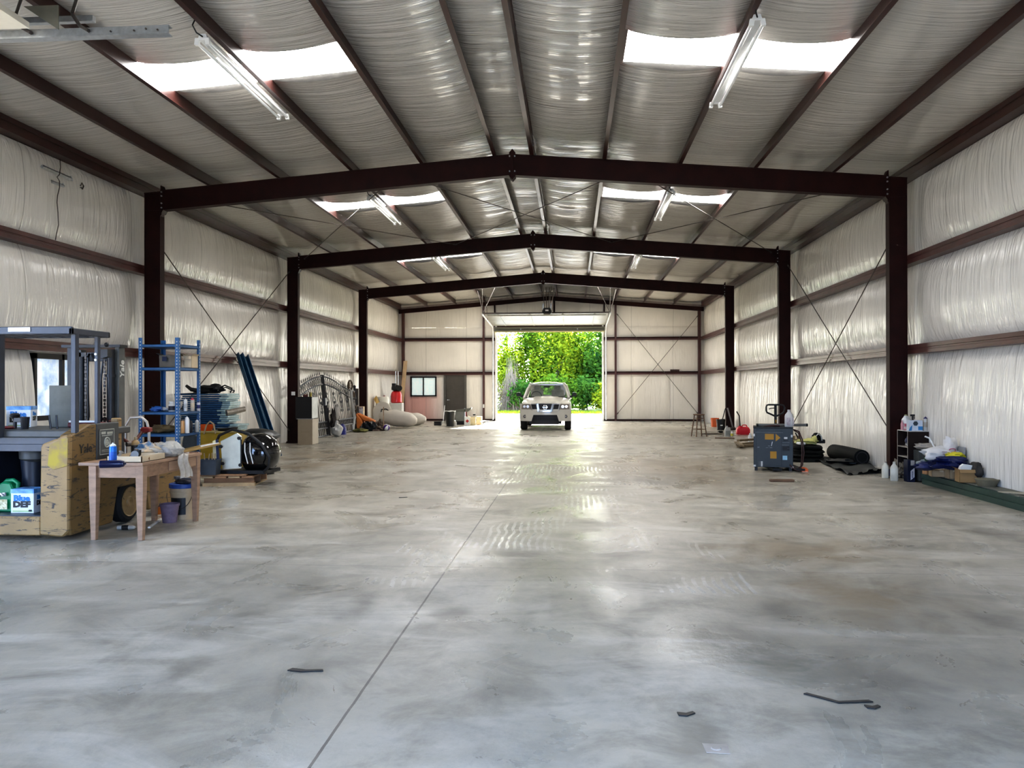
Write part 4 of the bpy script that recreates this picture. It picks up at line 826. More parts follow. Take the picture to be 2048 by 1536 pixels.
ob('drawer', W(t).bx(X1-.02, X1-.012, Y0+.55, Y1-.12, .63, .73), wood, t, bevel=.003)
TZ = .7655
p = G(226, 931, TZ); can('blue spray can standing upright at the front of the wooden table', p, .215, .034, (.015, .17, .60), (.70, .70, .66), None, None, (.01, .10, .45))
p = G(197, 929, TZ+.036); tc_ = can('dark blue spray can lying on its side at the front left of the table', (p.x, p.y+.02, TZ+.036), .22, .035, (.006, .010, .055), (.01, .012, .05), None, (0, PI/2, .35))
ob('base_disc', M().lathe([(.031, -.002), (.031, .0)], n=16), plw, tc_)
t = thing('cardboard_tray', 'shallow cardboard tray of loose parts at the front of the table', 'tray', (-3.355, 7.90, TZ)); w, d, h = .36, .46, .06
for a in ((-w/2, w/2, -d/2, -d/2+.008, 0, h), (-w/2, w/2, d/2-.008, d/2, 0, h), (-w/2, -w/2+.008, -d/2, d/2, 0, h), (w/2-.008, w/2, -d/2, d/2, 0, h)): ob('side', M().bx(*a), cardl, t)
ob('bottom', M().bx(-w/2, w/2, -d/2, d/2, 0, .006), cardl, t)
steel = mat('bright_steel', (.45, .46, .47), .3, .8, .2)
solo('wrench', 'short steel wrench sticking out of the cardboard tray', 'wrench', M().bx(-.012, .012, -.09, .09, -.004, .004).lathe([(.024, -.005), (.024, .005)], (0, .10, 0), 12).lathe([(.02, -.005), (.02, .005)], (0, -.10, 0), 12), steel, (-3.46, 7.78, TZ+.07), rot=(.2, .5, .5))
solo('pipe_coupling', 'shiny pipe coupling lying in the cardboard tray', 'fitting', M().lathe([(.035, 0), (.035, .03), (.028, .03), (.028, .07), (.036, .07), (.036, .10)], n=14), steel, (-3.33, 7.80, TZ+.05), rot=(1.3, 0, .6), smooth=40)
solo('black_fitting', 'black pipe elbow lying in the cardboard tray', 'fitting', M().tube([(0, 0, 0), (.06, 0, 0), (.09, 0, .03), (.09, 0, .07)], .022, 10), dark, (-3.42, 7.90, TZ+.035), smooth=60)
solo('rusty_bolt', 'rusty brown bolt in the cardboard tray', 'bolt', M().cyl((0, 0, 0), (.1, 0, 0), .009, n=8).cyl((.1, 0, 0), (.12, 0, 0), .018, n=6), mat('rust', (.17, .07, .03), .8), (-3.28, 7.76, TZ+.03), rz=.5)
cl = mat('clear_plastic', (.62, .60, .55), .25, 0, .15, 20., alpha=.62); 
t = thing('plastic_bag', 'crumpled clear plastic bag draped over the right edge of the table', 'bag', (-3.20, 8.40, TZ))
m = M().blob((-.08, -.02, .07), (.16, .22, .09), .22, 3, 26, 14, flat=.002); ob('crumple', m, cl, t, smooth=80)
def drape(u, v):
    y = -.12+.26*u + .03*math.sin(9*v); s = v*.40; x = -.06+min(s, .145) + .012*math.sin(14*u+5*v) + max(0, s-.145)*.12; z = .035-.02*v if s < .145 else .03-(s-.145); return (x, y, z+.018*math.sin(11*u+6*v)*(1 if s < .145 else .3))
ob('hanging_end', M().grid(drape, 16, 14), cl, t, smooth=80)
solo('paper_wrapper', 'torn brown and blue paper wrapper on the table behind the tray', 'wrapper', M().blob((0, 0, .07), (.15, .13, .09), .3, 9, 24, 12, flat=.001), mat('wrapper', (.10, .22, .36), .6, 0, .3, 6., col2=(.60, .43, .25), thr=(.42, .55)), (-3.42, 8.28, TZ), smooth=80)
carton('small white carton at the back of the table', (-3.40, 8.66, TZ), (.15, .11, .06), .2, plw)
board('wood_strip', 'dark flat strip lying across the back of the table', (-3.5, 8.80, TZ+.006), (-3.16, 8.86, TZ+.006), .03, .010, woodd)
bottle('amber bottle with a black label standing on the table beside the forklift', (-3.70, 8.50, TZ), .20, .045, (.42, .28, .13), (.45, .35, .2), None, (.012, .012, .012))
# pump hose and red nozzle, hand truck handle
t = thing('pump_hose', 'rust-red suction hose with a red nozzle looping up behind the table', 'hose', (-3.85, 8.9, 1.15))
hp = [Y(*q) for q in ((192, 838, 8.8), (212, 838, 8.75), (226, 845, 8.7), (236, 860, 8.7), (246, 878, 8.75), (258, 886, 8.8), (268, 884, 8.9), (278, 872, 9.0), (285, 862, 9.05))]
ob('hose', W(t).tube(hp, .018, 8), mat('hose_red', (.12, .035, .025), .5, 0, .3, 14.), t, smooth=60)
p = Y(292, 860, 9.07); ob('nozzle', W(t).prism([(p.x-.06, p.z-.01), (p.x-.04, p.z+.035), (p.x+.06, p.z+.03), (p.x+.065, p.z-.02), (p.x-.03, p.z-.035)], 'y', 9.03, 9.11), mat('nozzle_red', (.22, .025, .02), .4), t, bevel=.01)
p = Y(259, 888, 8.8); ob('clamp', W(t).cyl((p.x-.02, p.y-.03, p.z), (p.x+.02, p.y+.03, p.z), .028, n=10), steel_d, t)
t = thing('hand_truck', 'bare metal hand truck with a curved handle standing behind the table', 'hand truck', (-4.2, 9.9, 0))
yy_ = 9.9; xl, xr = Y(252, 850, yy_).x, Y(298, 850, yy_).x
ob('handle', W(t).tube([(xl, yy_, .05), (xl, yy_, 1.02), (xl+.06, yy_, 1.12), (xr-.10, yy_, 1.13), (xr-.03, yy_, 1.07), (xr, yy_, .95), (xr, yy_, .05)], .018, 8), mat('tube_alu', (.50, .44, .38), .35, .6), t, smooth=60)
for z in (.3, .6): ob('cross_bar', W(t).cyl((xl, yy_, z), (xr, yy_, z), .012, n=6), steel_d, t)
ob('toe_plate', W(t).bx(xl-.03, xr+.03, yy_-.18, yy_, .02, .03), steel_d, t)
for x in (xl-.06, xr+.06):
    w_ = ob('wheel', M().lathe([(.04, -.03), (.10, -.035), (.11, 0), (.10, .035), (.04, .03)], n=18), dark, t); w_.location = Vector((x, yy_+.08, .115))-t.location; w_.rotation_euler = (0, PI/2, 0)
# ---------------------------------------------------------------- things under the table
p = G(344, 1046); t = thing('paint_pail', 'beige pail with a blue lid and a black label standing under the table', 'bucket', (-3.42, 8.98+.05, 0)); bg_ = mat('pail_beige', (.50, .38, .24), .5)
ob('body', M().lathe([(.125, 0), (.145, .30), (.155, .30), (.155, .315), (.148, .318), (.15, .37)], n=22), bg_, t, smooth=40)
ob('lid', M().lathe([(.155, .355), (.16, .36), (.16, .40), (.15, .405), (0, .40)], n=22), mat('lid_blue', (.02, .07, .28), .45), t, smooth=40)
ob('paper_label', M().ring([[(.143*math.sin(a), -.143*math.cos(a)-.003, z) for z in (.06, .25)] for a in [-.75+.15*k for k in range(10)]], close=False, caps=False), mat('label_dark', (.012, .010, .010), .5), t)
ob('wire_handle', M().tube([(.15*math.cos(a), -.10-.05*math.sin(a), .30-.18*math.sin(a)) for a in [PI*k/12 for k in range(13)]], .004, 5), steel_d, t)
solo('work_gloves', 'dark work gloves lying on the blue pail lid', 'gloves', M().blob((0, 0, .025), (.10, .07, .028), .25, 5, 18, 8, flat=0).blob((.05, -.08, .02), (.09, .04, .02), .2, 6, 14, 8, flat=0), mat('glove', (.05, .045, .05), .8, 0, .4, 12.), (-3.42, 9.03, .405), smooth=70)
solo('pry_tool', 'grey flat tool resting on top of the blue pail lid', 'tool', M().bx(-.02, .02, -.13, .13, 0, .02).bx(-.03, .03, .08, .13, 0, .03), mat('tool_grey', (.14, .14, .15), .5), (-3.37, 8.93, .46), rz=1.2, bevel=.004)
p = G(335, 1046); t = thing('flower_pot', 'dusty purple plastic pot on the floor under the table', 'pot', (p.x, p.y+.05, 0))
ob('body', M().lathe([(.075, 0), (.10, .185), (.106, .185), (.106, .21), (.098, .21), (.09, .18), (.07, .02), (0, .02)], n=20), mat('pot_purple', (.19, .14, .20), .7, 0, .2, 14.), t, smooth=40)
p = G(248, 1060); can('white and black sealant tube lying on the floor under the table', (p.x-.07, p.y, .025), .19, .024, (.50, .50, .47), (.55, .53, .48), None, (0, PI/2, .12), (.02, .02, .02), name='sealant_tube')
board('white_stick', 'white flat stick lying on the floor beside the purple pot', G(298, 1055, .012), G(322, 1038, .012), .03, .02, plw)
p = G(311, 1030); solo('orange_cup', 'orange plastic tub on the floor behind the purple pot', 'tub', M().lathe([(.05, 0), (.065, .08), (.06, .08), (.045, .01), (0, .01)], n=16), mat('orange_pl', (.55, .16, .02), .4), (p.x, p.y+.08, 0), smooth=40)
# ---------------------------------------------------------------- blue shelving unit
sb = mat('shelf_blue', (.022, .105, .26), .4, .1, .15); sbd = mat('shelf_blue_dark', (.02, .085, .20), .45, .1, .15)
t = thing('shelving_unit', 'tall blue slotted-angle shelving unit behind the forklift', 'shelf', (-5.02, 11.85, 0))
SX0, SX1, SY0, SY1 = -5.33, -4.72, 11.5, 12.2
for xx, sx in ((SX0, 1), (SX1, -1)):
    for y_, sy in ((SY0, 1), (SY1, -1)):
        m = W(t); m.prism([(xx, y_), (xx+sx*.055, y_), (xx+sx*.055, y_+sy*.005), (xx+sx*.005, y_+sy*.005), (xx+sx*.005, y_+sy*.055), (xx, y_+sy*.055)], 'z', 0, 2.235)
        pp = ob('post', m, sb, t)
        m = W(t)
        for k in range(46): m.bx(xx+sx*.02, xx+sx*.035, y_-sy*.001-.0005, y_-sy*.001+.0005, .05+.047*k, .068+.047*k); m.bx(xx-sx*.001-.0005, xx-sx*.001+.0005, y_+sy*.02, y_+sy*.035, .05+.047*k, .068+.047*k)
        ob('slots', m, mat('slot_light', (.50, .52, .52), .6), pp)
for z in (2.14, 1.80, 1.145, .82, .25):
    ob('shelf_board', W(t).bx(SX0+.006, SX1-.006, SY0+.006, SY1-.006, z-.045, z-.04).bx(SX0+.006, SX1-.006, SY0+.006, SY0+.012, z-.045, z).bx(SX0+.006, SX1-.006, SY1-.012, SY1-.006, z-.045, z).bx(SX0+.006, SX0+.012, SY0+.006, SY1-.006, z-.045, z).bx(SX1-.012, SX1-.006, SY0+.006, SY1-.006, z-.045, z).bx(SX0+.006, SX1-.006, SY0+.006, SY1-.006, z-.006, z), sb, t)
def ons(px, y, z): return (Y(px, 780, y).x, y, z)
carton('open grey-brown cardboard box with a blue label on the upper shelf of the blue unit', ons(341, 11.95, 1.80), (.25, .22, .19), .1, mat('card_grey', (.27, .23, .18), .8, 0, .15), True, 'boxes on the blue shelving')
p = ons(336, 11.83, 1.80); solo('blue_sticker_card', 'dark blue square card leaning on the open box on the upper shelf', 'card', M().bx(-.035, .035, -.003, .003, 0, .07), navy, (p[0]-.04, 11.80, 1.90))
carton('open tan cardboard box on the upper blue shelf, right of the grey box', ons(382, 12.02, 1.80), (.13, .16, .18), -.15, cardl, True, 'boxes on the blue shelving')
bottle('white paint can shaped bottle with a dark label on the middle blue shelf', ons(344, 11.62, 1.145), .15, .05, (.62, .60, .56), (.7, .68, .64), 'containers on the blue shelving', (.02, .02, .035), .7)
for px, y, h, r, c1, c2, bd, q in ((371, 11.8, .19, .028, (.60, .60, .58), (.55, .55, .53), (.4, .4, .4), 'white spray can on the middle blue shelf'), (385, 11.9, .20, .03, (.45, .40, .34), (.55, .03, .06), (.5, .42, .3), 'spray can with a red cap on the middle blue shelf'), (397, 12.05, .15, .026, (.55, .55, .58), (.02, .03, .12), (.02, .03, .14), 'small navy and white can at the right of the middle blue shelf'),
        (365, 11.7, .22, .03, (.55, .30, .12), (.06, .05, .05), None, 'orange can with a dark top on the lower blue shelf'), (374, 11.75, .25, .034, (.80, .80, .80), (.8, .8, .8), None, 'tall white can on the lower blue shelf'), (381, 11.9, .19, .03, (.02, .02, .025), (.03, .03, .03), None, 'black can on the lower blue shelf'), (394, 12.05, .19, .03, (.40, .40, .38), (.6, .6, .6), None, 'grey can at the right of the lower blue shelf')):
    can(q, ons(px, y, 1.145 if y not in (11.7, 11.75) and 'middle' in q else .82), h, r, c1, c2, 'cans on the blue shelving', None, bd)
solo('blue_packet', 'crumpled blue packet at the left of the middle blue shelf', 'packet', M().blob((0, 0, .035), (.09, .07, .04), .3, 4, 16, 8, flat=0), mat('packet_blue', (.015, .09, .32), .4), ons(313, 11.65, 1.147), smooth=60)
solo('cloth_rag', 'pale rag on the middle blue shelf beside the blue packet', 'rag', M().blob((0, 0, .03), (.08, .07, .035), .35, 8, 16, 8, flat=0), mat('rag_grey', (.30, .32, .36), .8, 0, .4, 10.), ons(327, 11.75, 1.147), smooth=60)
solo('brown_sack', 'folded tan sack lying on the lower blue shelf', 'sack', M().blob((0, 0, .06), (.19, .15, .065), .2, 14, 20, 10, flat=0), mat('sack_tan', (.24, .16, .07), .8, 0, .25), ons(326, 11.8, .822), smooth=60)
carton('flat greyish pink parcel on the lower blue shelf', ons(343, 12.05, .821), (.16, .14, .05), .1, mat('parcel', (.30, .24, .24), .7))
# ---------------------------------------------------------------- stacks of blue shelf panels
sp0 = thing('shelf_panel', 'x', 'panel', (0, 0, 0), 0, 'blue shelf panels in two stacks'); ob('sheet', M().bx(-.30, .48, -.28, .28, .006, .034), sbd, sp0); ob('pale_end', M().bx(.482, .64, -.26, .22, .004, .036), mat('panel_pale', (.36, .50, .52), .35, .2, .25), sp0)
rr = random.Random(21); first = True
for stack, (px, yb_, z0, n, lab) in enumerate(((425, 15.3, .02, 20, 'blue shelf panel in the lower stack, left wall'), (405, 15.5, .80, 15, 'blue shelf panel in the upper stack, left wall'))):
    bx_ = Y(px, 800, yb_).x
    for k in range(n):
        q = '%s, %s from its top' % (lab, ['one', 'two', 'three', 'four', 'five', 'six', 'seven', 'eight', 'nine', 'ten', 'eleven', 'twelve', 'thirteen', 'fourteen', 'fifteen', 'sixteen', 'seventeen', 'eighteen', 'nineteen', 'twenty'][n-1-k])
        loc = (bx_+rr.uniform(-.04, .04)+(.0 if stack else .02*math.sin(k)), yb_+rr.uniform(-.03, .03), z0+.039*k); rz = rr.uniform(-.05, .05)-.05
        if first: sp0.location = loc; sp0.rotation_euler = (0, 0, rz); sp0['label'] = q; first = False
        else: dup(sp0, loc, rz, q)
bx_ = Y(420, 780, 15.4).x
t = thing('black_bag', 'black bag with trailing straps lying on top of the blue panel stack', 'bag', (bx_, 15.45, 1.385))
ob('bag', M().blob((-.02, 0, .08), (.26, .2, .09), .25, 11, 24, 12, flat=.0), mat('bag_black', (.010, .009, .010), .7), t, smooth=70)
ob('strap', M().tube([(.15, 0, .1), (.3, -.05, .16), (.42, .0, .10), (.35, .1, .02)], .015, 6), dark, t); ob('strap', M().tube([(.18, 0, .08), (.34, -.1, .12), (.48, -.02, .05), (.40, .1, .02)], .013, 6), dark, t)
ob('handle', M().tube([(-.5, 0, .15), (-.38, -.05, .08), (-.2, 0, .04)], [.03, .04, .05], 8), dark, t)
board('black_pole', 'thin black pole lying along the top of the blue panel stack', Y(333, 790, 15.3), Y(440, 784, 15.4), .03, .03, dark)
a, b = Y(453, 826, 15.0), Y(490, 818, 15.25)
solo('duct_roll', 'roll of shiny silver duct resting on the lower blue stack', 'roll', M().tube([a, a.lerp(b, .5), b], [.06, .058, .05], 14), mat('foil', (.42, .38, .32), .3, .7, .2, 20.), smooth=50)
# leaning blue uprights
for k, (px, q) in enumerate(((478, 'left of the pair of blue steel uprights leaning on the left wall'), (489, 'right of the pair of blue steel uprights leaning on the left wall'))):
    a = XW(px+1, 707+k*4, -6.50); b = G(545+k*12, 913); d = (b-a)
    m = M(); s = Vector((d.y, -d.x, 0)).normalized()*.06; n_ = s.cross(d).normalized()*.055
    for c0, c1, e0, e1 in ((-1, 1, -1, -.8), (-1, -.8, -1, 1), (.8, 1, -1, 1)):
        m.ring([[p_+s*u+n_*v for u, v in ((c0, e0), (c1, e0), (c1, e1), (c0, e1))] for p_ in (a, b)])
    solo('steel_upright', q, 'beam', m, mat('upright_blue', (.015, .07, .135), .4, .1), group='blue uprights leaning on the wall')
# ---------------------------------------------------------------- pallet with the black machine, bin, yellow cabinet
wp = mat('pallet_wood', (.30, .165, .085), .75, 0, .25, 6., stretch=(.4, 4, 6)); wpl = mat('pallet_wood_pale', (.42, .30, .17), .75, 0, .25, 6.)
t = thing('wooden_pallet', 'reddish wooden pallet on the floor under the black machine', 'pallet', (-4.60, 12.5, 0), .13)
for k in range(3): ob('stringer', M().bx(-.03, .72, -.52+.38*k, -.48+.38*k, .02, .125), wp, t)
for k in range(2): ob('bottom_board', M().bx(-.03+.62*k, .10+.62*k, -.55, .30, 0, .02), wpl, t)
ob('bottom_board', M().bx(-.04, .74, -.56, -.50, .0, .05), wpl, t)
for k in range(4): ob('deck_board', M().bx(-.05+.2*k, .12+.2*k, -.58, .30, .125, .15), wp if k % 2 else wpl, t)
board('deck_plank', 'loose reddish plank lying across the front of the pallet', (-4.62, 11.96, .165), (-3.92, 12.06, .165), .10, .025, wp)
board('long_batten', 'long pale batten lying on the floor behind the table, left of the pallet', (-5.3, 11.30, .02), (-4.45, 11.42, .02), .07, .035, wpl)
# machine: black barrel shell lying on its side with a bright front plate
t = thing('black_machine', 'glossy black barrel-shaped machine with a bright metal plate on the pallet', 'machine', (-3.99, 12.38, .178), -.08)
gb = mat('gloss_black', (.006, .006, .007), .12, 0, .05, coat=.8); pln = mat('bright_plate', (.62, .62, .54), .30, .55, .2, 2.)
sec = lambda x, k, zt: [(x, .30*math.cos(a)*k, .30+ (zt*math.sin(a) if math.sin(a) > 0 else .29*math.sin(a))*k) for a in [2*PI*q/24 for q in range(24)]]
ob('shell', M().ring([sec(-.02, .96, .28), sec(.03, 1., .30), sec(.18, 1., .31), sec(.30, .94, .30), sec(.39, .78, .28), sec(.44, .45, .24), sec(.46, .1, .1)]), gb, t, smooth=50)
m = M().prism([(-.30, .06), (.01, .085), (.015, .58), (-.06, .63), (-.335, .50)], 'y', -.33, -.31); ob('front_plate', m, pln, t, bevel=.008)
for x, z in ((-.02, .55), (.0, .14), (-.29, .16), (-.32, .42)): ob('bolt', M().cyl((x, -.33, z), (x, -.355, z), .026, n=12), dark, t)
ob('plate_slot', M().bx(-.0, .02, -.34, -.33, .16, .53), dark, t)
ob('side_rail', M().prism([(-.45, .04), (-.38, .04), (-.41, .52), (-.46, .50)], 'y', -.33, -.29), mat('brass_rail', (.80, .70, .42), .35, .4), t); ob('rail_edge', M().prism([(-.38, .04), (-.345, .05), (-.38, .53), (-.41, .52)], 'y', -.335, -.30), navy, t)
for dx in (0, .085): ob('trim_strip', M().tube([(.06+dx, -.315, .48), (.065+dx, -.325, .34), (.11+dx, -.318, .16)], .008, 6), plw, t)
ob('base_skid', M().bx(-.46, .36, -.28, .28, 0, .05), dark, t)
ob('hose', M().tube([(-.55, -.1, .42), (-.42, -.2, .58), (-.15, -.3, .68), (.12, -.32, .62), (.34, -.35, .47), (.48, -.36, .26), (.46, -.34, .12), (.36, -.3, .04)], .022, 8), dark, t, smooth=60)
p = (-4.33, 13.75, 0); t = thing('rubbish_bin', 'large black round bin with a tilted lid behind the black machine', 'bin', p)
bk = mat('bin_black', (.010, .012, .012), .4)
ob('body', M().lathe([(.19, 0), (.24, .62), (.265, .62), (.265, .66), (.25, .67)], n=26), bk, t, smooth=40)
li = ob('lid', M().lathe([(.30, 0), (.305, .02), (.24, .06), (.10, .085), (0, .09)], n=26), bk, t, smooth=40); li.location = (-.02, 0, .69); li.rotation_euler = (.05, .13, 0)
ob('lid_rim', M().tube([(.31*math.cos(a), .31*math.sin(a), .0) for a in [2*PI*k/28 for k in range(29)]], .014, 6), mat('rim_grey', (.09, .09, .085), .4), li)
a, b = Y(391, 868, 14.0), Y(478, 868, 14.0)
t = thing('yellow_cabinet', 'low mustard yellow steel cabinet behind the black machine', 'cabinet', ((a.x+b.x)/2, 14.2, 0)); w = b.x-a.x; yc_ = mat('mustard', (.33, .22, .012), .45, 0, .15)
ob('carcass', M().bx(-w/2, w/2, -.2, .2, .03, .70), yc_, t, bevel=.01); ob('top', M().bx(-w/2-.01, w/2+.01, -.21, .21, .70, .725), mat('mustard_top', (.42, .33, .12), .4), t)
ob('door', M().bx(-w/2+.03, -.01, -.212, -.2, .08, .66), yc_, t, bevel=.004); ob('door', M().bx(.01, w/2-.03, -.212, -.2, .08, .66), yc_, t, bevel=.004)
a, b = Y(363, 880, 13.3), Y(392, 880, 13.3)
solo('seat_back', 'rounded slate grey chair back in front of the yellow cabinet', 'chair back', M().prism([(0, 0), (b.x-a.x, 0), (b.x-a.x, .64), (.06, .64), (.02, .60), (0, .5)], 'y', 0, .08), mat('slate', (.035, .045, .055), .5), (a.x, 13.3, .06), bevel=.025)
p = Y(407, 868, 14.05); t = thing('orange_basin', 'orange plastic basin on top of the yellow cabinet', 'basin', (p.x, 14.12, .726))
ob('bowl', M().ring([[(rx*math.cos(a), rx*.55*math.sin(a), z) for a in [2*PI*k/22 for k in range(22)]] for z, rx in ((0, .11), (.10, .18), (.11, .185), (.10, .165), (.02, .10))]), mat('basin_orange', (.62, .10, .015), .4), t, smooth=40)
solo('cable_loop', 'pale rope loop standing over the orange basin', 'rope', M().tube([Y(*q, 13.98) for q in ((408, 868), (413, 850), (420, 843), (427, 848), (431, 867))], .015, 7), mat('rope', (.38, .29, .18), .8), smooth=60)
solo('black_pan', 'flat black pan on the yellow cabinet beside the basin', 'pan', M().lathe([(.15, 0), (.19, .05), (.18, .05), (.14, .01), (0, .01)], n=20).bx(-.03, .03, .16, .4, .03, .05), dark, (Y(452, 866, 14.1).x, 14.15, .726), smooth=40)
# long tan boards resting behind the table
tan = mat('tan_board', (.40, .26, .09), .5, 0, .2, 3.); 
board('tan_board', 'long tan board sloping up from the pallet behind the table', Y(338, 908, 11.7), Y(438, 886, 12.2), .30, .03, tan)
board('white_board', 'white glossy board lying beside the sloping tan board', Y(400, 893, 11.95), Y(437, 886, 12.1), .10, .02, plw)
board('timber_offcut', 'short brown timber offcut on the pallet below the tan board', Y(400, 925, 12.2), Y(440, 922, 12.3), .12, .05, wpl)
p = Y(415, 945, 11.88); t = thing('tool_bucket', 'slate grey square bucket holding brushes at the front of the pallet', 'bucket', (p.x, 11.98, .178)); sg = mat('bucket_slate', (.045, .055, .07), .5)
m = M(); s4 = lambda k, z: [(k*sx, k*.8*sy, z) for sx, sy in ((-1, -.85), (-.85, -1), (.85, -1), (1, -.85), (1, .85), (.85, 1), (-.85, 1), (-1, .85))]
m.ring([s4(.115, 0), s4(.135, .22), s4(.143, .225), s4(.143, .235), s4(.125, .235), s4(.11, .03)]); ob('body', m, sg, t, smooth=40)
for k, (dx, dz) in enumerate(((-.07, .14), (.02, .14), (.06, .13), (-.06, .12))):
    tt = thing('brush_handle', 'thin wooden brush handle standing in the slate bucket, %s' % ['far left one', 'middle one', 'right one', 'one behind the far left'][k], 'brush', (p.x+dx, 11.98+.03*(k % 2), .22), 0, 'brush handles in the bucket')
    ob('stick', M().cyl((0, 0, 0), (.02*(k-1.5), 0, .20+dz*.6), .008, n=6), wpl, tt); ob('ferrule', M().cyl((0, 0, .10), (.008*(k-1.5), 0, .14), .011, n=6), steel, tt)
solo('paper_sheets', 'white and blue paper sheets on the pallet behind the slate bucket', 'papers', M().blob((0, 0, .06), (.16, .12, .08), .35, 17, 16, 8, flat=0), mat('paper_bw', (.55, .62, .75), .6, 0, .2, 8.), (Y(404, 935, 12.2).x, 12.25, .151), smooth=20)
# ================================================================ along the far left wall
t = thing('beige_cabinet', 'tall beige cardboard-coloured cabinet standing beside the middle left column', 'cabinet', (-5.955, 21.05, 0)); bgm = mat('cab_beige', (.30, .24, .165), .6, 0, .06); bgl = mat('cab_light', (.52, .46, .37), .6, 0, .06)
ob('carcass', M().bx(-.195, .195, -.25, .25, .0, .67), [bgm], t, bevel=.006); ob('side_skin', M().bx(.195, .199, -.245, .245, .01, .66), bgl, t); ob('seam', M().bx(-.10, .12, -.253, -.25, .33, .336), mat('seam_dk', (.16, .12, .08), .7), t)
t = thing('black_cabinet', 'black cube cabinet with a pale grey side stacked on the beige cabinet', 'cabinet', (-5.98, 21.05, .671))
ob('carcass', M().bx(-.23, .205, -.255, .25, 0, .58), mat('cab_black', (.004, .004, .005), .5, 0, .05), t, bevel=.006); ob('side_skin', M().bx(.205, .21, -.24, .25, .02, .57), mat('cab_side', (.34, .36, .36), .4), t); ob('foot_strip', M().bx(-.2, .25, -.26, -.22, -.0, .012), galv, t)
carton('tiny dark red carton on top of the black cabinet', (-6.0, 21.0, 1.252), (.10, .08, .07), .1, mat('carton_maroon', (.10, .02, .02), .6), group='small boxes on the black cabinet')
carton('tiny yellow carton on top of the black cabinet', (-5.90, 21.1, 1.252), (.04, .06, .13), 0, mat('carton_yellow', (.50, .38, .05), .6), group='small boxes on the black cabinet')
# ---------------------------------------------------------------- iron gate: two leaves leaning on the wall
iron = mat('wrought_iron', (.028, .029, .033), .45, .4, .3); ironl = mat('iron_grey', (.13, .14, .155), .4, .4, .2); bron = mat('bronze_ornament', (.06, .035, .018), .45, .4, .3)
GY = 24.25; GL = 3.55
def gx(z): return -6.36-.12*z
def gtop(y): u = min(1, abs(y-GY)/GL); return 1.36+.47*(.5+.5*math.cos(PI*u))
def gate_leaf(s, lab):
    t = thing('gate_leaf', lab, 'gate', (-6.36, GY, 0), 0, 'wrought iron gate leaves'); ya, yb_ = GY+s*.05, GY+s*(GL if s > 0 else 2.62)
    N = 19 if s > 0 else 15; ys = [ya+(yb_-ya)*k/N for k in range(N+1)]
    P = lambda y, z: (gx(z), y, z)
    for nm, off, r in (('top_rail', 0, .026), ('arch_rail', -.24, .026)): ob(nm, W(t).tube([P(y, gtop(y)+off) for y in ys], r, 6), ironl, t, smooth=60)
    for z in (.46, .27, .05): ob('bottom_rail', W(t).tube([P(ya, z), P(yb_, z)], .024, 6), ironl, t)
    ob('centre_stile' if 1 else '', W(t).tube([P(ya, .03), P(ya, gtop(ya)+.05)], .042, 4), iron, t); ob('end_stile', W(t).tube([P(yb_, .03), P(yb_, gtop(yb_)+.12)], .040, 4), iron, t)
    ob('ball_cap', W(t).blob((gx(1.6), yb_, gtop(yb_)+.16), (.06, .06, .06), 0, nu=12, nv=8), iron, t)
    for k in range(1, N):
        y = ys[k]; ob('picket', W(t).cyl(P(y, .05), P(y, gtop(y)-.24), .0105, n=5), iron, t)
        ob('spear', W(t).tube([P(y, gtop(y)), P(y, gtop(y)+.05), P(y, gtop(y)+.075), P(y, gtop(y)+.16)], [.006, .006, .016, .002], 5), iron, t)
    for k in range(0, N, 1):
        y = (ys[k]+ys[k+1])/2; z = gtop(y)-.12; c = W(t).tube([P(y+.05*math.cos(a)*(1-.35*q/14), z+.095*math.sin(a)*(1-.2*q/14)) for q, a in enumerate([PI*.5+2*PI*q/12 for q in range(15)])], .008, 5); ob('scroll', c, iron, t)
        if k % 1 == 0: ob('lower_scroll', W(t).tube([P(y+.045*math.cos(a), .365+.07*math.sin(a)) for a in [2*PI*q/10 for q in range(11)]], .008, 5), iron, t)
    for k in ((1, 5, 9, 13, 17) if s > 0 else (2, 6, 10)):
        y = ys[k]; w = .11
        c = W(t)
        for sg in (-1, 1):
            c.tube([P(y+sg*w*math.sin(PI*u)*(1+.2*math.sin(4*PI*u)), .78+.50*u) for u in [q/16 for q in range(17)]], .009, 5)
            c.tube([P(y+sg*.05+.04*math.cos(a), 1.30+.04*math.sin(a)) for a in [2*PI*q/8 for q in range(9)]], .010, 5); c.tube([P(y+sg*.05+.04*math.cos(a), .76+.04*math.sin(a)) for a in [2*PI*q/8 for q in range(9)]], .010, 5)
        c.blob(P(y, 1.03), (.03, .05, .05), 0, nu=8, nv=6); ob('ornament', c, iron, t)
    if s > 0:
        ob('medallion', W(t).tube([(gx(1.55), yb_-.55+.24*math.cos(a), 1.56+.17*math.sin(a)) for a in [2*PI*q/16 for q in range(17)]], .035, 6).blob((gx(1.55), yb_-.55, 1.56), (.03, .14, .10), .1, nu=10, nv=8), bron, t)
        ob('medallion', W(t).tube([(gx(1.2), yb_-.25+.10*math.cos(a), 1.18+.16*math.sin(a)) for a in [2*PI*q/16 for q in range(17)]], .03, 6), bron, t); ob('medallion', W(t).tube([(gx(.75), yb_-.05+.14*math.cos(a), .74+.12*math.sin(a)) for a in [2*PI*q/16 for q in range(17)]], .035, 6), bron, t)
    else: ob('lock_case', W(t).bx(gx(1.1)-.05, gx(1.1)+.06, ya-.10, ya+.06, .95, 1.18), ironl, t, bevel=.01)
gate_leaf(-1, 'left leaf of the black wrought iron gate, partly behind the black cabinet')
gate_leaf(1, 'right leaf of the black wrought iron gate, nearer the far end wall')
bagw = mat('bag_white', (.55, .54, .51), .4, 0, .12, 6.)
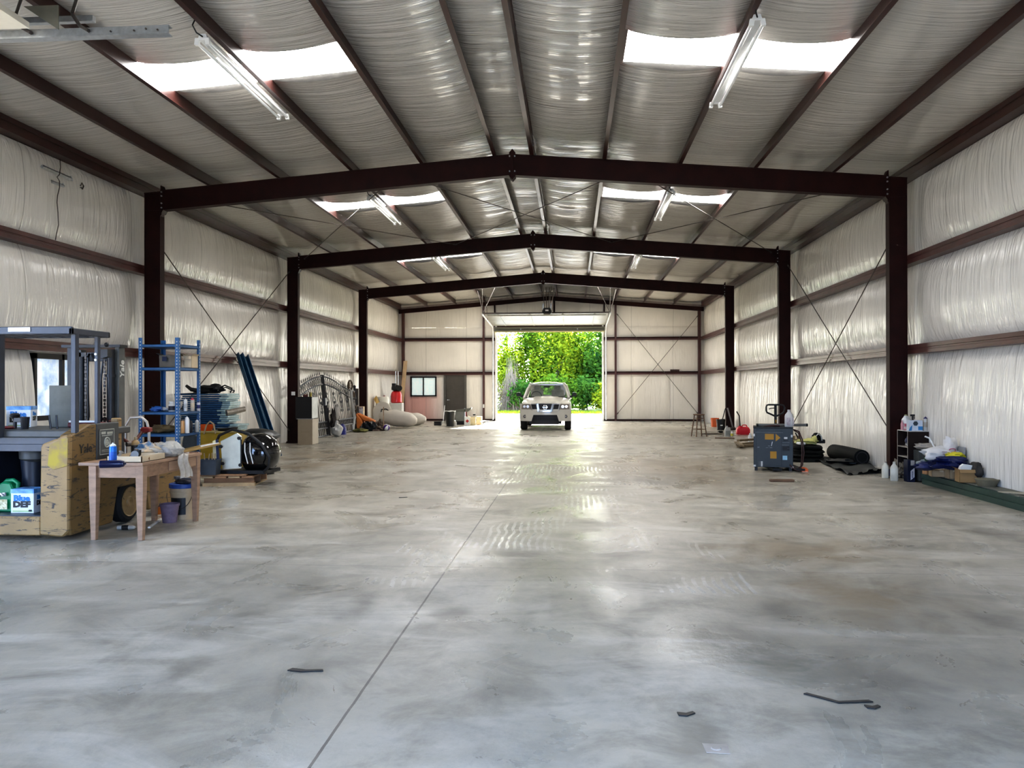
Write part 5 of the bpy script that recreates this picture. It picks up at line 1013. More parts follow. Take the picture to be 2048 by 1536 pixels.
p = G(664, 872); solo('white_bag', 'white knotted plastic bag on the floor against the gate', 'bag', M().blob((0, 0, .20), (.17, .16, .21), .15, 31, 20, 12, flat=0).blob((0, 0, .42), (.06, .05, .07), .2, 3, 10, 6), bagw, (p.x+.22, 24.35, 0), smooth=60)
solo('grey_cloth', 'pale grey cloth hung on the gate above the white bag', 'cloth', M().blob((0, 0, 0), (.09, .17, .26), .22, 33, 18, 12), mat('cloth_grey', (.36, .34, .31), .8, 0, .15, 7.), (-6.28, 24.75, .70), smooth=60)
solo('dark_coat', 'dark brown coat slumped on the gate beside the grey cloth', 'coat', M().blob((0, 0, 0), (.08, .13, .33), .25, 37, 18, 14), mat('coat', (.022, .016, .014), .9, 0, .3), (-6.26, 24.30, .50), smooth=60)
p = G(685, 869); solo('blue_bag', 'small royal blue bag on the floor in front of the gate', 'bag', M().ring([[(.12*k*math.cos(a), .16*k*math.sin(a), z) for a in [2*PI*q/12 for q in range(12)]] for z, k in ((0, 1), (.2, 1.02), (.30, .6), (.34, .2))]), mat('bag_blue', (.012, .018, .16), .5, 0, .2), (p.x, p.y, 0), smooth=40)
solo('foam_strip', 'wavy white foam strip leaning on the wall beyond the gate', 'strip', M().tube([XW(*q, -6.38) for q in ((702, 780), (703, 800), (707, 822), (709, 835), (707, 850), (706, 862))], .05, 6, sq=.5), bagw, smooth=60)
solo('steel_post', 'dark steel channel standing against the wall beside the third left column', 'post', M().bx(0, .12, 0, .10, 0, 1.46), steel_d, (XW(713, 800, -6.6).x, XW(713, 800, -6.6).y-.2, 0))
p = Y(717, 830, 28.2); t = thing('picture_box', 'cardboard box with a purple picture standing beside the third left column', 'box', (p.x, 28.3, 0)); 
ob('shell', M().bx(-.17, .17, -.1, .1, 0, .82), cardl, t); ob('picture', M().bx(.0, .16, -.104, -.1, .45, .80), mat('picture_purple', (.20, .12, .30), .5, 0, .7, 14., col2=(.7, .66, .7)), t); ob('dark_edge', M().bx(-.18, -.14, -.104, .1, .5, .81), dark, t)
# heap by the third column
p = G(722, 862); org = mat('tarp_orange', (.55, .17, .035), .6, 0, .12, 5.); t = thing('orange_tent', 'collapsed orange and grey tent bag on the floor beside the third left column', 'tent', (p.x+.08, p.y+.2, 0))
ob('orange_panel', M().prism([(-.26, 0), (-.27, .62), (-.10, .42), (-.02, .25), (-.16, 0)], 'y', -.16, .3).prism([(-.27, .62), (.36, .34), (.3, .25), (-.05, .36)], 'y', -.1, .25), org, t, bevel=.03); ob('grey_panel', M().prism([(-.16, 0), (-.04, .27), (.30, .33), (.32, .18), (.1, .08), (.05, 0)], 'y', -.2, .25), mat('tent_grey', (.30, .26, .22), .7), t, bevel=.02)
p = G(737, 862); solo('black_jacket', 'heap of black clothing beside the orange tent bag', 'clothes', M().blob((0, 0, .13), (.27, .24, .19), .28, 41, 22, 12, flat=0), mat('cloth_black', (.012, .014, .018), .9, 0, .5, 9.), (p.x, p.y+.1, 0), smooth=50)
p = G(721, 864); solo('olive_cloth', 'olive green cloth lying flat in front of the orange tent bag', 'cloth', M().blob((0, 0, .05), (.26, .18, .065), .25, 43, 20, 8, flat=0), mat('cloth_olive', (.16, .15, .045), .8, 0, .5, 8.), (p.x, p.y, 0), smooth=50)
p = G(752, 860); solo('white_tube', 'short white cardboard tube lying on the heap by the third left column', 'tube', M().tube([(-.14, 0, .24), (.08, -.08, .06)], .065, 14), bagw, (p.x, p.y+.1, 0), smooth=40)
p = G(745, 850); carton('small brown carton leaning behind the white tube', (p.x, p.y+.5, .12), (.18, .14, .2), .2, mat('carton_drab', (.20, .15, .09), .7))
p = G(757, 862); solo('brown_debris', 'tangle of brown leaves and scrap beside the ball', 'scrap', M().blob((0, 0, .05), (.22, .2, .10), .5, 47, 20, 8, flat=0).blob((-.02, .25, .18), (.12, .1, .16), .5, 48, 14, 8, flat=0), mat('scrap_brown', (.14, .10, .075), .9, 0, .6, 16.), (p.x, p.y+.15, 0))
p = G(772, 862); t = thing('beach_ball', 'white and purple ball on the floor in front of the sacks', 'ball', (p.x, p.y+.1, .115))
m = M(); R_ = .115; m.ring([[(R_*math.sin(PI*(j+.01)/10.02)*math.cos(2*PI*i/18), R_*math.sin(PI*(j+.01)/10.02)*math.sin(2*PI*i/18), -R_*math.cos(PI*(j+.01)/10.02)) for i in range(18)] for j in range(11)]); m.mi = [1 if ((k % 18)//3) % 2 and k < 180 else 0 for k in range(len(m.f))]
o = ob('panels', m, [plw, mat('ball_purple', (.07, .02, .20), .4)], t, smooth=60); o.rotation_euler = (.6, .4, .3)
p = G(765, 862); board('wooden_stick', 'thin wooden stick leaning on the big sack behind the ball', (p.x+.0, p.y+.15, .1), (p.x-.15, p.y+.8, .80), .03, .03, mat('stick', (.24, .16, .10), .8))
sk = mat('sack_white', (.56, .52, .46), .7, 0, .06, 3., bump=.25, bscale=9)
def sack(lab, a, b, r, seed, flat_=0.):
    a, b = Vector(a), Vector(b); d = b-a; n = 15; rings = []; rr = random.Random(seed); s = Vector((-d.y, d.x, 0)).normalized()
    for j in range(n+1):
        u = j/n; c = a+d*u; k = min(1, (math.sin(PI*min(max(u, .015), .985)))**.32+.02)
        rings.append([c+s*(r*k*math.cos(q)*(1.05+.06*math.sin(3*q+seed+u*7)))+Vector((0, 0, max(-r*.92, r*.92*k*math.sin(q)*(1+.05*math.sin(5*u*PI+seed))))) for q in [2*PI*i/20 for i in range(20)]])
    return solo('insulation_sack', lab, 'sack', M().ring(rings), sk, smooth=70, group='white insulation sacks')
sack('largest white insulation sack, lying in front with its end towards the floor middle', (-6.12, 29.75, .42), (-4.72, 29.62, .27), .33, 1)
sack('white insulation sack standing slumped behind the ball and the stick', (-6.15, 30.25, .10), (-6.17, 30.40, .82), .34, 2)
sack('shorter white insulation sack behind the big one, nearest the end wall window', (-5.75, 31.6, .26), (-4.72, 31.5, .24), .27, 3)
solo('black_hose_coil', 'coil of black hose draped on the big white sack', 'hose', M().tube([Y(*q, 29.7) for q in ((780, 823), (772, 818), (763, 819), (762, 826), (770, 829), (779, 824), (771, 822), (764, 828), (763, 832), (772, 830), (780, 824), (784, 823))], .025, 6), dark, smooth=60)
p = Y(765, 830, 31.15); t = thing('white_barrel', 'white plastic barrel standing behind the white sacks', 'barrel', (p.x, 31.15, 0))
ob('body', M().lathe([(.22, 0), (.26, .06), (.26, 1.05), (.22, 1.14), (0, 1.15)], n=22), mat('barrel_white', (.66, .64, .57), .45, 0, .06), t, smooth=40)
ob('bung', M().lathe([(.04, 1.15), (.04, 1.18), (0, 1.18)], (.08, -.05, 0), 10), mat('bung_red', (.25, .02, .03), .5), t)
solo('yellow_sheet', 'bent yellow sheet leaning against the white barrel', 'panel', M().add([Y(747, 798, 30.85), Y(753, 791, 30.85), Y(757, 801, 30.8), Y(769, 818, 30.75), Y(766, 818, 30.7), Y(752, 806, 30.7)], [(0, 1, 2, 3, 4, 5)]).add([Y(747, 798, 30.95), Y(753, 791, 30.95), Y(757, 801, 30.9), Y(769, 818, 30.85), Y(766, 818, 30.75), Y(752, 806, 30.75)], [(0, 1, 2, 3, 4, 5)]), mat('panel_yellow', (.50, .33, .10), .6))
p = Y(793, 830, 32.8); t = thing('white_cupboard', 'low white plastic cupboard under the red tank by the end wall', 'cupboard', (p.x, 32.8, 0)); cw = mat('cup_white', (.62, .61, .57), .5, 0, .06)
ob('carcass', M().bx(-.27, .27, -.2, .2, 0, .86), cw, t, bevel=.02); ob('door', M().bx(-.25, .25, -.215, -.2, .05, .60), cw, t, bevel=.008); ob('handle_slot', M().bx(-.10, .16, -.218, -.214, .32, .44), mat('slot_grey', (.22, .20, .17), .6), t)
p = Y(793, 793, 32.8); t = thing('air_compressor', 'red tank air compressor with a black motor on the white cupboard', 'compressor', (p.x, 32.8, .861)); rdt = mat('tank_red', (.55, .012, .02), .3, 0, .1, coat=.4)
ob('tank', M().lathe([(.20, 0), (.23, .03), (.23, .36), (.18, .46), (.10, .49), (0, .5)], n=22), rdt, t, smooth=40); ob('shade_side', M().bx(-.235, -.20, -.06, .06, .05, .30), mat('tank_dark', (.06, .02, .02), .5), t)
ob('motor', M().blob((-.02, 0, .60), (.2, .16, .14), .08, 3, 16, 10).bx(-.16, -.02, -.15, .1, .55, .80), dark, t, smooth=40); ob('pulley', M().cyl((.16, -.12, .60), (.16, -.20, .60), .11, n=16), dark, t)
for x in (-.06, .04): ob('handle', M().cyl((x, .1, .6), (x, .1, 1.30), .018, n=6), galv, t)
board('pale_plank', 'pale timber plank leaning in the far left corner', Y(800, 803, 35.0)-Vector((0, 0, .9)), Y(811, 722, 35.75), .17, .05, mat('pine', (.60, .44, .27), .6, 0, .12, 4.))
# ---------------------------------------------------------------- by the man door
p = G(899, 853); t = thing('black_dustbin', 'black round dustbin in front of the brown door', 'bin', (p.x, p.y+.2, 0)); ob('body', M().lathe([(.15, 0), (.19, .54), (.205, .54), (.205, .58), (.18, .58), (.14, .05), (0, .05)], n=22), bk, t, smooth=40); ob('liner', M().tube([(.2*math.cos(a), .2*math.sin(a), .58+.01*math.sin(5*a)) for a in [2*PI*k/20 for k in range(21)]], .014, 5), plw, t)
p = G(875, 851); solo('black_tray', 'low black box on the floor left of the black dustbin', 'box', M().bx(-.14, .14, -.1, .1, 0, .14).bx(-.15, .15, -.11, .11, .14, .16), dark, (p.x, p.y+.1, 0), bevel=.01)
p = G(886, 846); board('white_rod', 'thin white rod leaning beside the brown door', (p.x, p.y, 0.02), (p.x-.02, p.y+.6, .72), .022, .022, plw)
p = G(918, 850); t = thing('grey_stand', 'grey steel stand with a sloping trough top, right of the dustbin', 'stand', (p.x, p.y+.3, 0)); gs = mat('stand_grey', (.24, .245, .22), .45, .2, .1)
ob('cabinet', M().bx(-.17, .20, -.16, .18, .15, .52), gs, t, bevel=.006); ob('base', M().bx(-.14, .18, -.14, .16, 0, .15), dark, t); ob('upright', M().bx(.20, .235, -.2, -.15, 0, .66), galv, t)
ob('trough', M().prism([(-.36, .56), (-.1, .52), (.32, .52), (.46, .62), (.48, .70), (.40, .66), (.2, .64), (-.1, .60)], 'y', -.2, .2), mat('trough', (.13, .13, .11), .5), t)
p = G(911, 852); bottle('small white bottle on the floor between the dustbin and the grey stand', (p.x, p.y+.05, 0), .21, .04, (.75, .72, .68), (.75, .74, .7))
p = G(934, 851); t = thing('warning_carton', 'white carton with a red diamond mark near the open doorway', 'box', (p.x, p.y+.2, 0)); ob('shell', M().bx(-.11, .11, -.12, .12, 0, .34), plw, t); ob('diamond', M().prism([(-.07, .17), (0, .10), (.07, .17), (0, .24)], 'y', -.123, -.12), mat('mark_red', (.5, .03, .03), .5), t)
p = G(945, 851); carton('cream carton in the row beside the open doorway', (p.x-.02, p.y+.25, 0), (.24, .25, .32), .05, mat('carton_cream', (.66, .56, .34), .7), True, 'cartons by the doorway')
p = G(957, 850); carton('tan carton at the right end of the row beside the open doorway', (p.x, p.y+.3, 0), (.20, .25, .33), -.05, cardl, False, 'cartons by the doorway')
p = G(934, 840); solo('red_fuel_can', 'dark red fuel can behind the warning carton', 'can', M().bx(-.09, .09, -.07, .07, 0, .42).prism([(-.09, .42), (.09, .42), (.04, .50), (-.03, .52)], 'y', -.05, .05).cyl((.04, 0, .48), (.18, 0, .44), .02, n=8), mat('fuel_red', (.22, .012, .02), .4), (p.x, p.y-.8, 0), bevel=.015)
solo('black_block', 'small black block lying on the cream carton', 'block', M().bx(-.05, .05, -.03, .03, 0, .06), dark, (G(947, 851).x, G(945, 851).y+.25, .385), bevel=.005)
solo('white_hose', 'white hose trailing on the floor from the cartons to the door post', 'hose', M().tube([G(960, 843, .3), G(966, 842, .2), G(970, 841.5, .06), G(978, 842, .02), G(985, 842, .02)], .02, 6), plw, smooth=60)
solo('switch_box', 'small white switch box on the left door column of the end wall', 'switch', M().box((0, 0, 0), (.06, .05, .16)).box((0, -.03, .02), (.02, .012, .04)), white_p, (-2.92, EY-.026, .66), bevel=.005)
# ---------------------------------------------------------------- far right
sw = mat('stool_wood', (.16, .095, .055), .5, 0, .25, 6.)
p = G(1398, 873); t = thing('wooden_stool', 'dark wooden round-seat bar stool standing alone on the right of the far floor', 'stool', (p.x, p.y, 0), .3)
ob('seat', M().lathe([(0, .64), (.16, .64), (.175, .655), (.17, .68), (0, .685)], n=20), sw, t, smooth=40)
for a in (PI/4, 3*PI/4, 5*PI/4, 7*PI/4):
    c, s = math.cos(a), math.sin(a); ob('leg', M().cyl((.24*c, .24*s, 0), (.14*c, .14*s, .645), .02, .018, 8), sw, t); a2 = a+PI/2; c2, s2 = math.cos(a2), math.sin(a2)
    for z, r in ((.22, .206), (.55, .155)): ob('rung', M().cyl((r*c, r*s, z), (r*c2, r*s2, z), .012, n=6), sw, t)
def pail(lab, p, r, h, col, name='bucket'):
    t = thing(name, lab, 'bucket', (p[0], p[1], 0)); mt = mat('pail_%s' % (str(col)), col, .45, 0, .1)
    ob('body', M().lathe([(r*.86, 0), (r, h*.92), (r*1.06, h*.92), (r*1.06, h), (r*.97, h), (r*.84, .03), (0, .03)], n=20), mt, t, smooth=40)
    ob('wire_handle', M().tube([(r*1.05*math.cos(a), -r*.7*math.sin(a), h*.9-r*.55*math.sin(a)) for a in [PI*k/12 for k in range(13)]], .005, 5), steel_d, t); return t
p = G(1443, 860.5); pb = pail('black bucket holding a tool handle, left of the third right column', (p.x, p.y+.15), .15, .37, (.012, .012, .014)); ob('printing', M().box((0, -.152, .17), (.08, .003, .03)), plw, pb)
p = G(1431, 854); pail('orange bucket behind the black bucket on the right', (p.x, p.y+.15), .15, .33, (.60, .12, .03))
p = Y(1474, 861, 29.0); pail('black bucket against the right side of the third right column', (6.42, 29.15), .17, .36, (.014, .014, .016))
p0 = G(1443, 860.5); board('shovel_handle', 'dark tool handle standing in the black bucket and leaning on the column', (p0.x-.02, p0.y+.15, .06), Y(1451, 816, 28.55), .03, .03, dark)
a, b = G(1466, 860)+Vector((0, 0, .06)), Y(1455, 816, 28.57); t = thing('push_broom', 'grey-handled broom leaning on the front of the third right column', 'broom', a); a, b = Vector(a), Vector(b)
ob('handle', W(t).cyl(a, b, .03, n=8), mat('pole_grey', (.22, .20, .20), .5), t); ob('head', W(t).blob(a+Vector((0, 0, 0)), (.09, .05, .06), .05, nu=12, nv=8), steel_d, t)
p = G(1487, 869); t = thing('red_gas_can', 'red fuel can with an upright black spout on the right of the far floor', 'fuel can', (p.x, p.y+.1, 0)); rg_ = mat('gas_red', (.50, .008, .025), .4, 0, .08)
m = M().ring([[(x*k, y*k*.9, z) for x, y in ((-.20, -.10), (-.17, -.13), (.19, -.13), (.21, -.10), (.21, .10), (.19, .13), (-.17, .13), (-.20, .10))] for z, k in ((0, .95), (.02, 1), (.15, 1), (.22, .82), (.24, .6))]); ob('body', m, rg_, t, smooth=40)
ob('handle', M().tube([(-.05, 0, .22), (0, 0, .29), (.10, 0, .29), (.15, 0, .20)], .02, 6), rg_, t); ob('spout', M().tube([(-.09, 0, .2), (-.09, 0, .32), (-.11, 0, .58), (-.19, 0, .72)], [.03, .02, .018, .02], 8), dark, t, smooth=60); ob('collar', M().lathe([(.04, .2), (.045, .26), (.03, .27)], (-.09, 0, 0), 12), rg_, t)
p = G(1455, 875); jug('grey plastic jug standing on a board right of the stool', (p.x, p.y, .031), .17, .13, .31, (.40, .39, .37), (.3, .3, .3), 0, (.28, .29, .26))
p = G(1464, 875.5); bottle('small pale bottle with a yellow label beside the grey jug', (p.x, p.y, .031), .17, .04, (.55, .53, .55), (.55, .5, .62), None, (.55, .50, .08))
board('floor_board', 'short brown board on the floor under the grey jug', G(1430, 876, .015), G(1469, 876.5, .015), .16, .03, sw)
p = G(1500, 884); bottle('clear white bottle alone on the floor left of the battery charger', (p.x, p.y, 0), .24, .055, (.70, .72, .72), (.75, .75, .75), None, (.8, .82, .85), .3)
bw_ = mat('scrap_wood', (.20, .15, .09), .8, 0, .3, 6.)
for k, (a, b, z, q) in enumerate((((1478, 892), (1512, 889), .03, 'back plank'), ((1480, 897), (1518, 894), .03, 'front plank'), ((1476, 893), (1488, 900), .09, 'cross piece at the left'), ((1490, 899), (1520, 897), .08, 'thick front offcut'), ((1480, 889), (1516, 886), .09, 'top plank'))):
    board('scrap_timber', 'scrap timber in the small pile left of the battery charger, ' + q, G(*a)+Vector((0, .2, z)), G(*b)+Vector((0, .2, z)), .10, .05, bw_, 'timber', 'scrap timber pile')
solo('black_rag', 'small dark stain-like rag on the floor beside the stool', 'rag', M().blob((0, 0, .015), (.35, .3, .02), .2, 51, 18, 6, flat=0.001), mat('rag_brown', (.10, .08, .06), .9), (G(1425, 868).x, G(1425, 868).y, 0), smooth=60)
solo('small_stone', 'small dark lump lying on the brown rag beside the stool', 'lump', M().blob((0, 0, .04), (.08, .07, .04), .3, 52, 10, 6, flat=0), dark, (G(1441, 868).x, G(1441, 868).y, .03))
solo('dark_plate', 'dark rectangular plate standing on the lower end wall girt at the right', 'plate', M().bx(5.30, 5.69, EY+.03, EY+.06, 2.181, 2.26), mat('plate_brown', (.045, .022, .02), .5))
# ================================================================ right side: charger, bookcase, clutter, beams
ch = mat('charger_grey', (.026, .031, .031), .45, 0, .12); chd = mat('charger_dark', (.016, .02, .023), .5); amb = mat('amber_sticker', (.42, .21, .006), .5, 0, .06); stw = mat('sticker_white', (.62, .62, .60), .5); ltb = mat('sticker_blue', (.28, .48, .62), .5, 0, .25, 20.)
a, b = Y(1517, 900, 14.75), Y(1591, 900, 14.75); CW = 74*14.75/1624; cx0 = (a.x+b.x)/2
t = thing('battery_charger', 'dark grey battery charger cabinet with an amber arrow on its front', 'charger', (cx0, 15.05, 0), -.215)
h0, h1 = .065, .76; w = CW/2
ob('cabinet', M().bx(-w, w, -.30, .30, h0, h1), ch, t, bevel=.006); ob('lid', M().bx(-w-.005, w+.005, -.305, .305, h1, h1+.02), chd, t, bevel=.004)
ob('front_door', M().bx(-w+.05, w*.42, -.307, -.30, h0+.03, h1-.03), ch, t, bevel=.003); ob('side_strip', M().bx(w*.40, w*.43, -.309, -.30, h0+.01, h1-.02), chd, t)
for x in (-w+.045, w-.045):
    for y in (-.24, .24): ob('foot', M().bx(x-.025, x+.025, y-.04, y+.04, 0, h0), dark, t)
F_ = -.3075
def pz(py): return 1.5-(py-774.2)*14.745/1624.
def lx(px): return (px-1553.8)*14.75/1624
def st(x0, x1, y0, y1, mt, nm): ob(nm, M().bx(lx(x0), lx(x1), F_-.003, F_, pz(y1), pz(y0)), mt, t)
st(1538.3, 1555, 866.8, 878, amb, 'sticker'); ob('arrow', M().prism([(lx(1558.5), pz(881.3)), (lx(1567.3), pz(874.2)), (lx(1558.5), pz(866.2))], 'y', F_-.003, F_), amb, t)
st(1548.2, 1560, 901, 915, amb, 'sticker'); st(1571.2, 1579.8, 909, 917.2, ltb, 'sticker')
for x0, x1, y0, y1 in ((1516.6, 1519.5, 867, 872), (1586.6, 1590, 868, 873), (1516.8, 1521, 928, 931.5), (1586.8, 1591.8, 929.8, 933)): st(x0, x1, y0, y1, stw, 'corner_tag')
st(1574, 1580.2, 872.5, 876.5, stw, 'meter_face'); st(1573, 1581, 876.5, 880, dark, 'meter_base'); st(1571, 1584, 890.5, 899.5, dark, 'switch_panel')
for x0, x1, y0, y1 in ((1571, 1584, 882.8, 883.6), (1570, 1583, 888, 888.7), (1580, 1584, 893.8, 894.6), (1540, 1545, 893.7, 894.4), (1547, 1552, 893.3, 894.6), (1544, 1548, 890, 891), (1524, 1528, 892.7, 894.0), (1520.5, 1572, 864.0, 864.5)): st(x0, x1, y0, y1, mat('print_grey', (.18, .19, .19), .5), 'printing')
ob('scratch', M().prism([(lx(1550), pz(890.5)), (lx(1551), pz(890.8)), (lx(1553), pz(882)), (lx(1551.5), pz(882))], 'y', F_-.002, F_), stw, t)
for k in range(4): st(1530.5, 1534.2, 921+2.6*k, 922.9+2.6*k, stw, 'lettering')
st(1527, 1528.5, 921, 931, mat('print_dim', (.09, .09, .09), .5), 'lettering')
cb = mat('cable_maroon', (.05, .018, .016), .5)
cc = lambda *q: [tuple(Matrix.Rotation(.215, 4, 'Z') @ (Vector(Y(x, y, d))-t.location)) for x, y, d in q]
for k, pts in enumerate((((1587, 859, 14.9), (1598, 863, 14.8), (1605, 880, 14.75), (1608, 905, 14.7), (1605, 930, 14.65), (1596, 942, 14.6), (1585, 936, 14.6), (1580, 930, 14.7)), ((1588, 861, 15), (1597, 866, 14.9), (1603, 885, 14.8), (1604, 908, 14.75), (1602, 932, 14.7), (1594, 940, 14.65), (1584, 933, 14.7)))): ob('cable', M().tube(cc(*pts), .011, 8), cb, t, smooth=60)
ob('short_lead', M().tube(cc((1591, 866, 14.85), (1594, 872, 14.8), (1596, 876, 14.8)), .012, 6), dark, t)
TZ2 = h1+.021
a, b = Y(1514, 855.5, 15.0), Y(1614, 855.5, 15.0); solo('steel_pipe', 'grey steel pipe lying across the top of the battery charger', 'pipe', M().cyl((a.x, 15.0, TZ2+.026), (b.x, 15.0, TZ2+.026), .025, n=14).cyl((a.x-.012, 15.0, TZ2+.026), (a.x+.02, 15., TZ2+.026), .0265, n=14, m=1).cyl((b.x-.02, 15.0, TZ2+.026), (b.x+.012, 15., TZ2+.026), .0265, n=14, m=1), [mat('pipe_grey', (.19, .19, .18), .4, .3), dark], smooth=40)
a, b = Y(1528, 858, 14.86), Y(1559, 856, 14.86); solo('maroon_cable', 'dark red cable bundle on top of the battery charger in front of the pipe', 'cable', M().tube([(a.x, 14.86, TZ2+.012), ((a.x+b.x)/2, 14.84, TZ2+.02), (b.x, 14.86, TZ2+.016)], [.006, .018, .016], 8), cb, smooth=60)
p = Y(1578, 862, 14.9); jug('translucent gallon jug with a pink label on top of the battery charger', (p.x+.0, 14.89, TZ2), .158, .14, .305, (.62, .60, .58), (.66, .64, .62), 1.2, None)
solo('jug_label_card', 'printed pinkish label card on the front of the gallon jug', 'label', M().bx(-.062, .062, -.003, 0, 0, .135), mat('label_pink', (.42, .34, .36), .5, 0, .3, 18., col2=(.55, .5, .52)), (p.x, 14.807, TZ2+.03))
# pallet jack
t = thing('pallet_jack', 'black pallet jack with a loop handle standing behind the battery charger', 'pallet jack', (Y(1551, 850, 15.55).x, 15.55, 0)); q = lambda px, py: tuple(Vector(Y(px, py, 15.55))-t.location)
ob('shaft', M().bx(-.022, .022, -.02, .02, .15, 1.17), dark, t); L_ = [q(*k) for k in ((1551, 833), (1543, 829), (1534, 825), (1532.5, 821), (1532.5, 814), (1534, 810.5), (1537, 809.5), (1551, 809.5), (1562, 809.5), (1567, 811), (1569, 815), (1568.5, 821), (1566, 826), (1551, 833))]
ob('loop_handle', M().tube(L_, .016, 8), dark, t, smooth=60); ob('lever', M().tube([q(1551, 816), q(1542, 816.5), q(1538, 818)], .009, 6), dark, t); ob('yellow_sticker', M().bx(-.008, .012, -.0215, -.02, .82, .88), amb, t)
for x in (-.2, .2): ob('fork', M().bx(x-.075, x+.075, -.95, -.07, .02, .058), dark, t)
ob('pump_body', M().bx(-.14, .14, -.06, .14, .1, .42), dark, t, bevel=.02); w_ = ob('steer_wheel', M().lathe([(.04, -.05), (.09, -.05), (.095, 0), (.09, .05), (.04, .05)], n=16), dark, t); w_.rotation_euler = (0, PI/2, 0); w_.location = (0, 0, .096)
solo('brown_block', 'flat brown timber block on the floor in front of the battery charger', 'block', M().bx(-.185, .185, -.05, .05, 0, .038), mat('block_brown', (.145, .085, .05), .8, 0, .2), tuple(G(1565, 964)+Vector((0, .05, 0))), bevel=.004)
p = G(1610, 944); t = thing('orange_chock', 'orange plastic wheel chock on the floor right of the battery charger', 'chock', (p.x, p.y+.05, 0)); ob('wedge', M().prism([(-.055, 0), (.06, 0), (.06, .045), (.03, .075), (-.02, .08), (-.05, .05)], 'y', -.05, .05), mat('chock_orange', (.75, .16, .05), .5), t, bevel=.006); ob('pale_base', M().bx(-.05, .05, -.056, -.05, 0, .012), mat('chock_pale', (.8, .4, .28), .5), t)
p = G(1600, 898); carton('brown wooden crate half hidden behind the battery charger', (p.x-.05, p.y+.3, .0), (.22, .2, .30), .1, bw_)
tb = mat('tarp_black', (.006, .007, .007), .7, 0, .2, spec=.2); tg = mat('tarp_grey', (.026, .030, .027), .6, 0, .3, 3.)
a, b = G(1592, 927), G(1660, 927)
t = thing('folded_tarp', 'thick folded black tarp on the floor right of the battery charger', 'tarp', ((a.x+b.x)/2, 17.0, 0)); ww = b.x-a.x
for k in range(4): ob('fold', M().blob((.015*k, .02*k, .045+.075*k), (ww*.56-.02*k, .55, .055), .06, 60+k, 26, 8, pw=.55), tb, t, smooth=60)
p = Y(1613, 893, 16.9); solo('yellow_rag', 'pale yellow plastic bag lying on the folded black tarp', 'bag', M().blob((0, 0, .05), (.20, .15, .06), .35, 71, 20, 10, flat=0).blob((.13, -.03, .10), (.06, .06, .07), .2, 72, 12, 8), mat('rag_yellow', (.62, .60, .22), .5, 0, .2, 6.), (p.x, 16.85, .335), smooth=50)
solo('white_sheet', 'folded white sheet at the left end of the folded black tarp', 'sheet', M().bx(-.07, .07, -.1, .1, 0, .05), plw, (p.x-.17, 16.68, .335), bevel=.015)
p = Y(1637, 890, 17.0); t = thing('welding_mask', 'black mask with a pale edge lying on the folded black tarp', 'mask', (p.x, 17.15, .335)); ob('shell', M().blob((0, 0, .10), (.10, .10, .11), .1, 73, 16, 10, flat=0), tb, t, smooth=50); ob('headband', M().tube([(-.06, -.1, .12), (0, -.13, .2), (.07, -.1, .15), (.09, -.08, .06)], .012, 6), plw, t); ob('strap_case', M().bx(.02, .16, -.08, .08, 0, .08), dark, t, bevel=.01)
a = XW(1668, 905, 6.25); b = XW(1722, 915, 6.42)
a, b = Y(1668, 903, 17.3), Y(1724, 915, 15.7); t = thing('tarp_roll', 'thick black rolled mat lying against the right wall', 'roll', ((a+b)/2)); ob('roll', W(t).tube([a, a.lerp(b, .33), a.lerp(b, .66), b], [.15, .155, .15, .145], 18), tb, t, smooth=50); ob('roll_end', W(t).tube([b+Vector((.0, -.002, .10*math.sin(q)))+Vector((.10*math.cos(q), 0, 0)) for q in [2*PI*k/16 for k in range(17)]], .012, 5), dark, t)
m = M(); c = [Vector(G(*k)) for k in ((1632, 922), (1695, 951), (1778, 946), (1776, 918), (1690, 912))]
def sheet(u, v):
    p = (c[0].lerp(c[1], v)).lerp(c[4].lerp(c[2], v), u); z = .035+.028*math.sin(9*u+3*v)*math.sin(7*v+2)+.02*math.sin(17*v+4*u)
    return (min(p.x, 6.66), p.y, max(.004, z+(.03 if v > .85 and math.sin(26*u) > 0 else 0)))
solo('ground_tarp', 'rumpled dark grey tarp spread flat on the floor along the right wall', 'tarp', M().grid(sheet, 30, 26), tg, smooth=60)
solo('tarp_fold', 'dark crumpled fold lying on the spread grey tarp', 'tarp', M().blob((0, 0, .07), (.34, .28, .05), .35, 77, 24, 8), mat('fold_dark', (.02, .023, .022), .5), tuple(G(1690, 930)), smooth=50)
# ---------------------------------------------------------------- bookcase
bc = mat('bookcase_dark', (.016, .009, .007), .55, 0, .15, spec=.25); bce = mat('bookcase_edge', (.30, .27, .24), .5); bct = mat('bookcase_top', (.55, .54, .52), .4)
t = thing('bookcase', 'small dark brown bookcase against the nearest right column', 'bookcase', (6.575, 13.65, 0)); X0, X1, Y0, Y1, H = 6.355, 6.72, 13.36, 13.78, .78
for y0 in (Y0, Y1-.016): s_ = ob('side_panel', W(t).bx(X0, X1, y0, y0+.016, 0, H), bc, t); ob('edge_strip', W(t).bx(X0-.003, X0, y0, y0+.016, 0, H), bce, s_)
ob('back_panel', W(t).bx(X1-.01, X1, Y0, Y1, 0, H), bc, t); ob('top_board', W(t).bx(X0, X1, Y0, Y1, H, H+.012), bct, t)
for z in (.06, .36, .52): ob('shelf_board', W(t).bx(X0, X1-.01, Y0+.016, Y1-.016, z, z+.014), bce if z > .1 else bc, t)
TB = H+.0125
p = lambda px, y: Y(px, 850, y).x
solo('blue_pouch', 'dark blue pouch on the upper shelf inside the bookcase', 'pouch', M().blob((0, 0, .08), (.09, .1, .09), .15, 80, 14, 8, flat=0), navy, (6.49, 13.58, .535), smooth=50)
